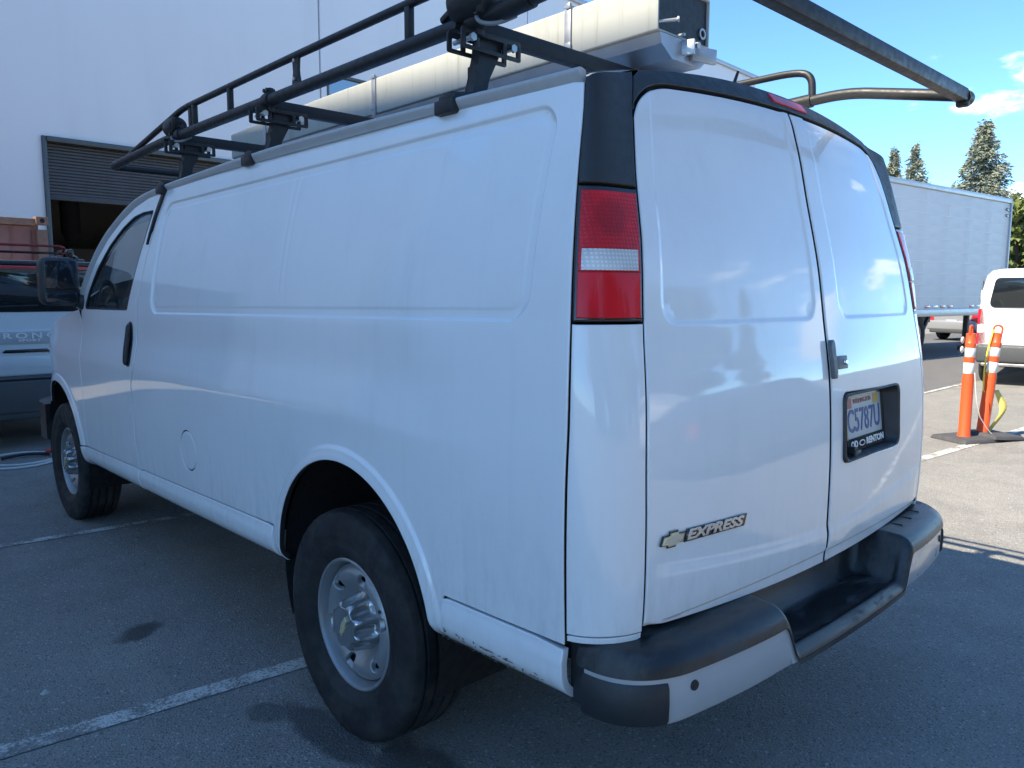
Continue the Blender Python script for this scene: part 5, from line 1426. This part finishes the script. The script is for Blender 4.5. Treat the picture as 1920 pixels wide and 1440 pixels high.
# box trailer
M_TRL = simple('trailer_side_white', (.62, .64, .66), .45, var=.06, scale=1.5); M_TRL2 = simple('trailer_rail_aluminium', (.45, .46, .47), .4, metal=.6)
TA = Vector((15.75, 4.78)); TBv = Vector((22.05, 4.13)); td = (TBv-TA).normalized(); tlen = 9.6
rz_t = math.atan2(td.y, td.x); org = TBv-td*tlen
tr = thing('box_trailer', 'long pale grey box trailer standing beyond the van with striped reflector tape', 'trailer', (org.x, org.y, 0), rz_t)
TZ0, TZ1 = .955, 4.02
B().box((tlen/2, 1.30, (TZ0+TZ1)/2+.06), (tlen-.04, 2.54, TZ1-TZ0-.10)).build('box_core', M_TRL, tr)
pz = np.linspace(TZ0+.20, TZ1-.12, 11); px = np.linspace(.06, tlen-.06, 9); pm = {}
for i in range(8):
    for k in range(10):
        w, h = px[i+1]-px[i]-.0008, pz[k+1]-pz[k]-.0012
        key = round(h, 3)
        if key not in pm:
            o = B().box((0, 0, 0), (w, .004, h), .001, seg=1).build('side_panel', M_TRL, tr); pm[key] = o.data
        else: o = link('side_panel', pm[key], tr)
        o.location = ((px[i]+px[i+1])/2, .0265+.0006*rng.standard_normal(), (pz[k]+pz[k+1])/2)
B().box((tlen/2, .02, TZ0+.085), (tlen, .06, .17), .008).build('bottom_rail', M_TRL2, tr)
B().box((tlen/2, .02, TZ1-.05), (tlen, .07, .12), .012).build('top_rail', M_TRL2, tr)
for x_ in (.03, tlen-.03): B().box((x_, .02, (TZ0+TZ1)/2), (.07, .075, TZ1-TZ0), .01).build('corner_post', M_TRL2, tr)
for k, x_ in enumerate(np.arange(.4, tlen-.3, .40)):
    if k % 6 in (4, 5): continue
    B().box((x_, .0205, TZ0+.232), (.25, .006, .062), .001).build('reflector', [M_LRED, M_LWHT][k % 3 == 1], tr)
M_RIB = simple('trailer_rib_highlight', (.78, .79, .80), .4)  # lighter than the panels: the highlight along each rib is in the colour
for z_ in pz[1:-1]: B().box((tlen/2, .021, z_), (tlen-.16, .012, .016), .003).build('side_rib', M_RIB, tr)
for dz in (0, .16): B().box((tlen-.22, .006, TZ1-.28-dz), (.20, .01, .07), .005).build('vent_plate', M_BLK, tr)
# running gear and braces near the rear, as far as it shows
def tpt(px_x): return px_x
axx = (Vector((17.5, 4.5))-org).dot(td)
b = B()
for s_ in (-1, 1): b.box((axx+.35*s_+.22, .25, .72), (.08, .08, .62), .01, rot=Matrix.Rotation(R(38*s_), 3, 'Y'))
b.box((axx+.2, .9, .86), (2.2, .9, .14), .01); b.box((axx+.22, .25, .50), (.16, .1, .16), .02); b.build('suspension_bracket', M_CPL, tr)
for dx in (-.95, .12):
    e = bpy.data.objects.new('wheel', None); COL.objects.link(e); e.parent = tr; e.location = (axx-.15+dx, .30, .50)
    B().lathe([(-.13, .30), (-.15, .36), (-.14, .46), (-.11, .50), (.11, .50), (.14, .46), (.15, .36), (.13, .30), (-.13, .30)], axis='Y', n=36).build('tyre', M_TYR2, e)
    B().lathe([(-.12, .30), (-.10, .27), (-.06, .12), (-.12, .10), (-.14, .02)], axis='Y', n=28).build('rim', M_ALU, e)
for y_ in (.5, 2.1): B().box((tlen-1.1, y_, .55), (.12, .12, .85), .01).box((tlen-1.1, y_, .06), (.3, .25, .12), .02).build('landing_leg', M_CPL, tr)

# shipping container against the warehouse
M_CON = simple('faded_red_container', (.18, .080, .075), .65, var=.25, scale=3); M_CON2 = simple('rusty_corner_post', (.18, .105, .08), .75, var=.4, scale=9)
cn_ = thing('shipping_container', 'faded red shipping container with rusty corner post beside the roller door', 'container', (.74, 11.15, 0), R(2.5))
B().box((-3.05, 1.25, 1.31), (5.9, 2.3, 2.42)).build('container_shell', M_CON, cn_)
for k in range(20):
    if k == 0:
        b = B(); b.prism([(-.14, 0), (-.09, -.035), (.09, -.035), (.14, 0)], 2.28, Matrix.Identity(4)); o = b.build('corrugation', M_CON, cn_); cm = o.data
    else: o = link('corrugation', cm, cn_)
    o.location = (-.32-.283*k, .102, .16)
for x_ in (-.07, -6.03):
    q = B().box((x_, .07, 1.295), (.14, .14, 2.20), .012).build('corner_post', M_CON2, cn_)
    for z_ in (.06, 2.525):
        cc = B().box((x_, .065, z_), (.165, .17, .12), .012).build('corner_casting', M_CON2, q)
        B().lathe([(-.0215, .001), (-.0215, .034)], axis='Y', c=(x_, 0, z_), n=16).build('casting_hole', M_GAP, q)
    B().box((x_-.01, .0-.002, 1.9), (.03, .012, .08), .002).build('lashing_ring', M_GAP, q)
B().box((-3.05, .06, 2.50), (5.8, .10, .10), .01).build('top_rail', M_CON2, cn_); B().box((-3.05, .06, .10), (5.8, .10, .14), .01).build('bottom_rail', M_CON2, cn_)

# two vehicles parked behind the camera in the sun; they show as bright shapes mirrored in the rear doors
saloon('blue_car', 'dark blue saloon parked behind the camera, mirrored low in the left rear door', (3.3, -5.5, 0), R(-82), M_CD)
passenger_van('white_van', 'white van parked farther back behind the camera, mirrored in the left rear door', (4.9, -11.5, 0), R(-14), M_CW)
# ------------------------------------------------------------------ orange delineator posts
t = NT('orange_post_plastic'); t.set('Base Color', t.mix(t.math('MULTIPLY', t.ramp(t.noise(9, 5, .7, stretch=(1, 1, .4)), .5, .8), .35), (.72, .085, .018), (.40, .10, .05))); t.set('Roughness', .42); M_OR = t.m
M_BAND = simple('white_reflective_band', (.68, .68, .68), .45, var=.15, scale=25)
M_BASE = simple('black_rubber_base', (.055, .055, .06), .85, var=.35, scale=14, bump=.2)
def delineator(label, loc, rz, lean, az):
    r = thing('delineator_post', label, 'traffic post', loc, rz, 'orange delineator posts')
    M_ = Matrix.Rotation(az-rz, 4, 'Z') @ Matrix.Rotation(lean, 4, 'Y') 
    b = B(); b.lathe([(.03, .0), (.03, .074), (.05, .073), (.07, .062), (.62, .060), (.66, .056), (.68, .0525), (.795, .0525), (.80, .057), (.845, .057), (.85, .0525), (.945, .0525), (.95, .058), (.99, .058), (1.0, .050), (1.085, .048), (1.095, .0)], axis='Z', n=28)
    po = b.build('post', M_OR, r); po.data.transform(M_ @ Matrix.Diagonal((.90, .90, 1, 1)))
    b = B(); b.tube(bez([(-.042, 0, 1.08), (-.046, 0, 1.165), (.046, 0, 1.165), (.042, 0, 1.08)]), .010, n=8); h_ = b.build('handle', M_OR, po); h_.data.transform(M_)
    for z0, z1 in ((.683, .793), (.852, .943)):
        b = B(); b.lathe([(z0, .053), (z0+.002, .0545), (z1-.002, .0545), (z1, .053)], axis='Z', n=28); q = b.build('reflective_band', M_BAND, po); q.data.transform(M_ @ Matrix.Diagonal((.90, .90, 1, 1)))
    return r
d1 = delineator('upright orange delineator post with two white bands, nearest the white van', (6.42, .355, 0), R(-25), R(0), 0)
bs = B().box((0, 0, .022), (.44, .44, .044), .012, taper=.9).build('rubber_base', M_BASE, d1)
d2 = delineator('leaning orange delineator post with yellow tape tied to its handle', (6.68, .27, .0), R(-25), R(4.6), R(-45))
bs2 = B().box((.09, -.05, .052), (.42, .42, .04), .012, taper=.9).build('rubber_base', M_BASE, d2); bs2.rotation_euler = (R(2), R(4), 0)
M_YR = simple('yellow_rope', (.70, .58, .05), .6); M_YT = simple('yellow_caution_tape', (.62, .52, .14), .5); M_WR = simple('white_twine', (.62, .60, .55), .8)
def ds(lx, lz, o=(0, 0)):    # a point beside the leaning post
    a = R(4.6); return Vector((6.68+(math.sin(a)*lz)*math.cos(R(-45))+o[0], .27+(math.sin(a)*lz)*math.sin(R(-45))+o[1], lz))
rt = Vector((.73, -.68))
b = B(); pp = []
for k in range(22):
    s = k/21; z = 1.12-.62*s; side = -.065-.03*math.sin(s*3.1)-.01*s
    q = ds(0, z); pp.append((q.x+rt.x*side, q.y+rt.y*side-.02, z))
pp += [(pp[-1][0]+.012, pp[-1][1]-.02, .47), (pp[-1][0]+.02, pp[-1][1]-.03, .53), (pp[-1][0]+.02, pp[-1][1]-.03, .70)]
b.tube(pp, .008, n=8); o = b.build('yellow_rope', M_YR); prop(o, 'bright yellow rope hanging in a loop down the leaning orange post', 'rope')
V, F = [], []
for k in range(17):
    s = k/16; z = .50-.48*s; q = ds(0, z); sd = .10+.05*math.sin(s*4.2)+.02*s; w = .02+.03*math.sin(min(1, s*1.6)*math.pi)**2*(1-s*.3)
    for e in (-1, 1): V.append((q.x+rt.x*(sd+e*w)+.02*math.sin(s*9+e), q.y+rt.y*(sd+e*w)+.02*math.cos(s*7), z))
F = [(2*i, 2*i+1, 2*i+3, 2*i+2) for i in range(16)]
o = mesh_np('caution_tape', V, F, M_YT, None); sm = o.modifiers.new('thickness', 'SOLIDIFY'); sm.thickness = .002
prop(o, 'crumpled yellow caution tape hanging behind the leaning orange post', 'tape')
b = B(); pp = [(6.37+.004*k, .30-.012*k-.0*k, 1.0-.075*k) for k in range(9)]
b.tube([(6.375, .285, .70), (6.385, .272, .55), (6.41, .262, .42), (6.46, .235, .25), (6.56, .19, .12), (6.60, .15, .062)], .0045, n=6); o = b.build('white_twine', M_WR); prop(o, 'thin white twine strung from the upright orange post to the base', 'twine')
b = B()
for z in (1.02, .925): b.lathe([(-.010, .026), (0, .037), (.010, .026), (0, .018)], axis='Y', c=(6.36-.0, .41, z), n=16, close=True)
o = b.build('chain_rings', M_WR, d1); o.parent = None; prop(o, 'two pale plastic rings hooked on the upright orange post', 'rings', kind='thing')
# chain tail lying over the ground to the right
b = B(); b.tube(bez([(6.72, .02, .03), (6.90, -.12, .012), (7.02, -.30, .012), (7.2, -.42, .012)]), .012, n=6); o = b.build('black_strap', M_RUB); prop(o, 'black strap trailing on the ground from the post base', 'strap')

# ------------------------------------------------------------------ cord and tub on the ground by the front wheel
M_CORD = simple('white_cord', (.55, .57, .58), .6)
b = B(); pts = [(-.86+.30*math.cos(a)*(1-.12*k)+.03*k, 5.62+.34*math.sin(a)*(1-.15*k), .012+.014*k) for k, a in ((0 if i < 24 else 1, i*2*math.pi/24) for i in range(46))]
b.tube(pts, .010, n=6); o = b.build('cable_coil', M_CORD); prop(o, 'coiled white cord on the asphalt by the front wheel', 'cord', kind='thing')
b = B(); b.tube(bez([(-.95, 5.75, .02), (-.75, 5.80, .03), (-.55, 5.70, .02), (-.40, 5.78, .02)]), .014, n=6); o = b.build('black_hose', M_RUB); prop(o, 'short black hose lying behind the coiled white cord', 'hose')
M_RG = simple('red_grip', (.45, .04, .04), .5)
b = B(); b.tube([(-.62, 5.70, .05), (-.52, 5.66, .06), (-.40, 5.64, .05)], [.016, .024, .02], n=8); o = b.build('red_plug', M_RG); prop(o, 'red plug end lying beside the coiled white cord', 'plug')
M_TUB = simple('pale_blue_tub', (.42, .50, .58), .5)
b = B(); b.lathe([(0, .0), (0, .10), (.20, .125), (.21, .132), (.225, .132), (.225, .122), (.20, .115), (.02, .095), (.02, .0)], axis='Z', c=(-1.16, 5.50, 0), n=24); o = b.build('plastic_tub', M_TUB); prop(o, 'pale plastic tub at the left edge near the off-roader', 'tub')

# ------------------------------------------------------------------ trees
def leafmat(name, lo, hi):
    t = NT(name); oi = t.n.new('ShaderNodeNewGeometry'); n = t.noise(1.3, 3)
    f = t.math('ADD', t.math('MULTIPLY', oi.outputs['Random Per Island'], .6), t.math('MULTIPLY', n, .4))
    t.set('Base Color', t.mix(f, lo, hi)); t.set('Roughness', .6); t.set('Specular IOR Level', .25); return t.m
M_NEEDLE = leafmat('conifer_needles', (.11, .13, .105), (.30, .32, .23)); M_LEAF = leafmat('broad_leaves', (.08, .11, .03), (.22, .25, .08))
M_BARK = simple('bark', (.10, .075, .055), .9, var=.3, scale=5)
def conifer(label, loc, H, Rb, seed, group='conifers beyond the lot', mat=None, dens=1., shape=.85):
    rg = np.random.default_rng(seed); r = thing('conifer_tree', label, 'tree', loc, rg.random()*6, group)
    B().tube([(0, 0, 0), (.03*H*.1, 0, H*.35), (0, .02*H*.1, H*.7), (0, 0, H)], [H*.018, H*.014, H*.008, H*.001], n=8).build('trunk', M_BARK, r)
    V, F, LV, LF = [], [], [], []
    nb = int(150*dens)
    lb = B()
    for i in range(nb):
        h = .06+.935*(i+rg.random())/nb; z = h*H
        L = Rb*((1-h)**shape)*(.62+.55*rg.random())+.08*Rb*rg.random()
        a = rg.random()*2*math.pi; droop = .10+.22*(1-h); up = .25*h
        d = np.array([math.cos(a), math.sin(a)])
        n = max(3, int(5+14*L/Rb)*1)
        if L > .5*Rb and i % 2: lb.tube([(0, 0, z), (d[0]*L*.5, d[1]*L*.5, z-.08*L), (d[0]*L*.9, d[1]*L*.9, z-droop*L)], [.03*H/12, .02*H/12, .008], n=4)
        m = int((9+46*L/Rb)*dens)
        for k in range(m):
            s = rg.random()**.65; rr = L*s
            zz = z-droop*L*s*s+up*L*s+rg.normal(0, .022*H*.6); lat = rg.normal(0, .11*L+.06)
            p = np.array([d[0]*rr-d[1]*lat, d[1]*rr+d[0]*lat, zz])
            sz = (.13+.18*rg.random())*(H/13)
            t1 = np.array([d[0]+rg.normal(0, .5), d[1]+rg.normal(0, .5), rg.normal(-.25, .3)]); t1 /= np.linalg.norm(t1)
            t2 = np.cross(t1, rg.standard_normal(3)); t2 /= np.linalg.norm(t2)+1e-9
            i0 = len(V)
            V += [p-t1*sz*.5, p+t2*sz*.22, p+t1*sz*.8, p-t2*sz*.22]; F.append((i0, i0+1, i0+2, i0+3))
    mesh_np('crown', V, F, mat or M_NEEDLE, r, smooth=False)
    if len(lb.bm.verts): lb.build('limbs', M_BARK, r)
    return r
def at(px, py, D):     # where a picture point lies at distance D along the view axis (measured from the photograph)
    d = cam.matrix_world.to_3x3() @ Vector(((px-960)/1455.6, -(py-720)/1455.6, -1)); return cam.matrix_world.translation+d*D
def tree_at(fn, label, px, top, D, W, seed, **k):
    p = at(px, top, D); return fn(label, (p.x, p.y, 0), p.z, W, seed, **k)
tree_at(conifer, 'slim dark conifer, the left one of a small pair over the trailer roof', 1677, 282, 62, 2.6, 3, dens=1.8)
tree_at(conifer, 'wider conifer right of the slim one, over the trailer roof', 1717, 274, 60, 3.3, 5, dens=1.8)
tree_at(conifer, 'tall broad conifer rising highest behind the trailer end', 1848, 232, 52, 4.5, 8, dens=2.4, shape=.88)
def broadleaf(label, loc, H, W, seed, group='leafy trees beyond the lot'):
    rg = np.random.default_rng(seed); r = thing('leafy_tree', label, 'tree', loc, rg.random()*6, group)
    B().tube([(0, 0, 0), (.1, .05, H*.3), (0, .1, H*.75)], [.03*H, .022*H, .006*H], n=8).build('trunk', M_BARK, r)
    V, F = [], []
    cl = [(rg.normal(0, .5)*W, rg.normal(0, .5)*W, H*(.30+.62*rg.random()), W*(.22+.2*rg.random())) for _ in range(34)]
    for cx, cy, cz, cr in cl:
        k_ = 1-max(0, (cz/H-.6))*1.3; cx *= k_; cy *= k_
        for k in range(210):
            v = rg.standard_normal(3); v /= np.linalg.norm(v); p = np.array([cx, cy, cz])+v*cr*(.55+.5*rg.random())*np.array([1, 1, .9])
            sz = .10+.13*rg.random(); t1 = rg.standard_normal(3); t1 /= np.linalg.norm(t1); t2 = np.cross(t1, rg.standard_normal(3)); t2 /= np.linalg.norm(t2)+1e-9
            i0 = len(V); V += [p-t1*sz, p+t2*sz*.6, p+t1*sz, p-t2*sz*.6]; F.append((i0, i0+1, i0+2, i0+3))
    mesh_np('crown', V, F, M_LEAF, r, smooth=False); return r
tree_at(broadleaf, 'bright green leafy tree at the right edge behind the white van', 1912, 368, 40, 2.3, 21)
tree_at(broadleaf, 'low green leafy tree between trailer end and white van roof', 1890, 420, 44, 1.7, 22)
tree_at(broadleaf, 'small leafy tree top peeping over the trailer roof', 1772, 338, 55, 1.6, 23)

# trees along the far side of the lot behind the camera; they show only as dark shapes mirrored in the rear doors
src = [o for o in COL.objects if o.name.startswith('conifer_tree') or o.name.startswith('leafy_tree')]
k_ = 0
for x_ in np.linspace(-34, 52, 19):
    s_ = src[[0, 2, 3, 1, 4, 2][k_ % 6]]; c_ = copy_tree(s_)
    H_ = {0: 1.0, 2: .95, 3: 2.4, 1: 1.05, 4: 2.5}[[0, 2, 3, 1, 4, 2][k_ % 6]]
    c_.location = (float(x_), -40+4*rng.standard_normal(), 0); c_.rotation_euler = (0, 0, rng.random()*6); c_.scale = (H_*1.35, H_*1.35, H_)
    c_['label'] = 'tree in the row along the lot behind the camera, mirrored in the rear doors'; c_['group'] = 'trees behind the camera'; k_ += 1
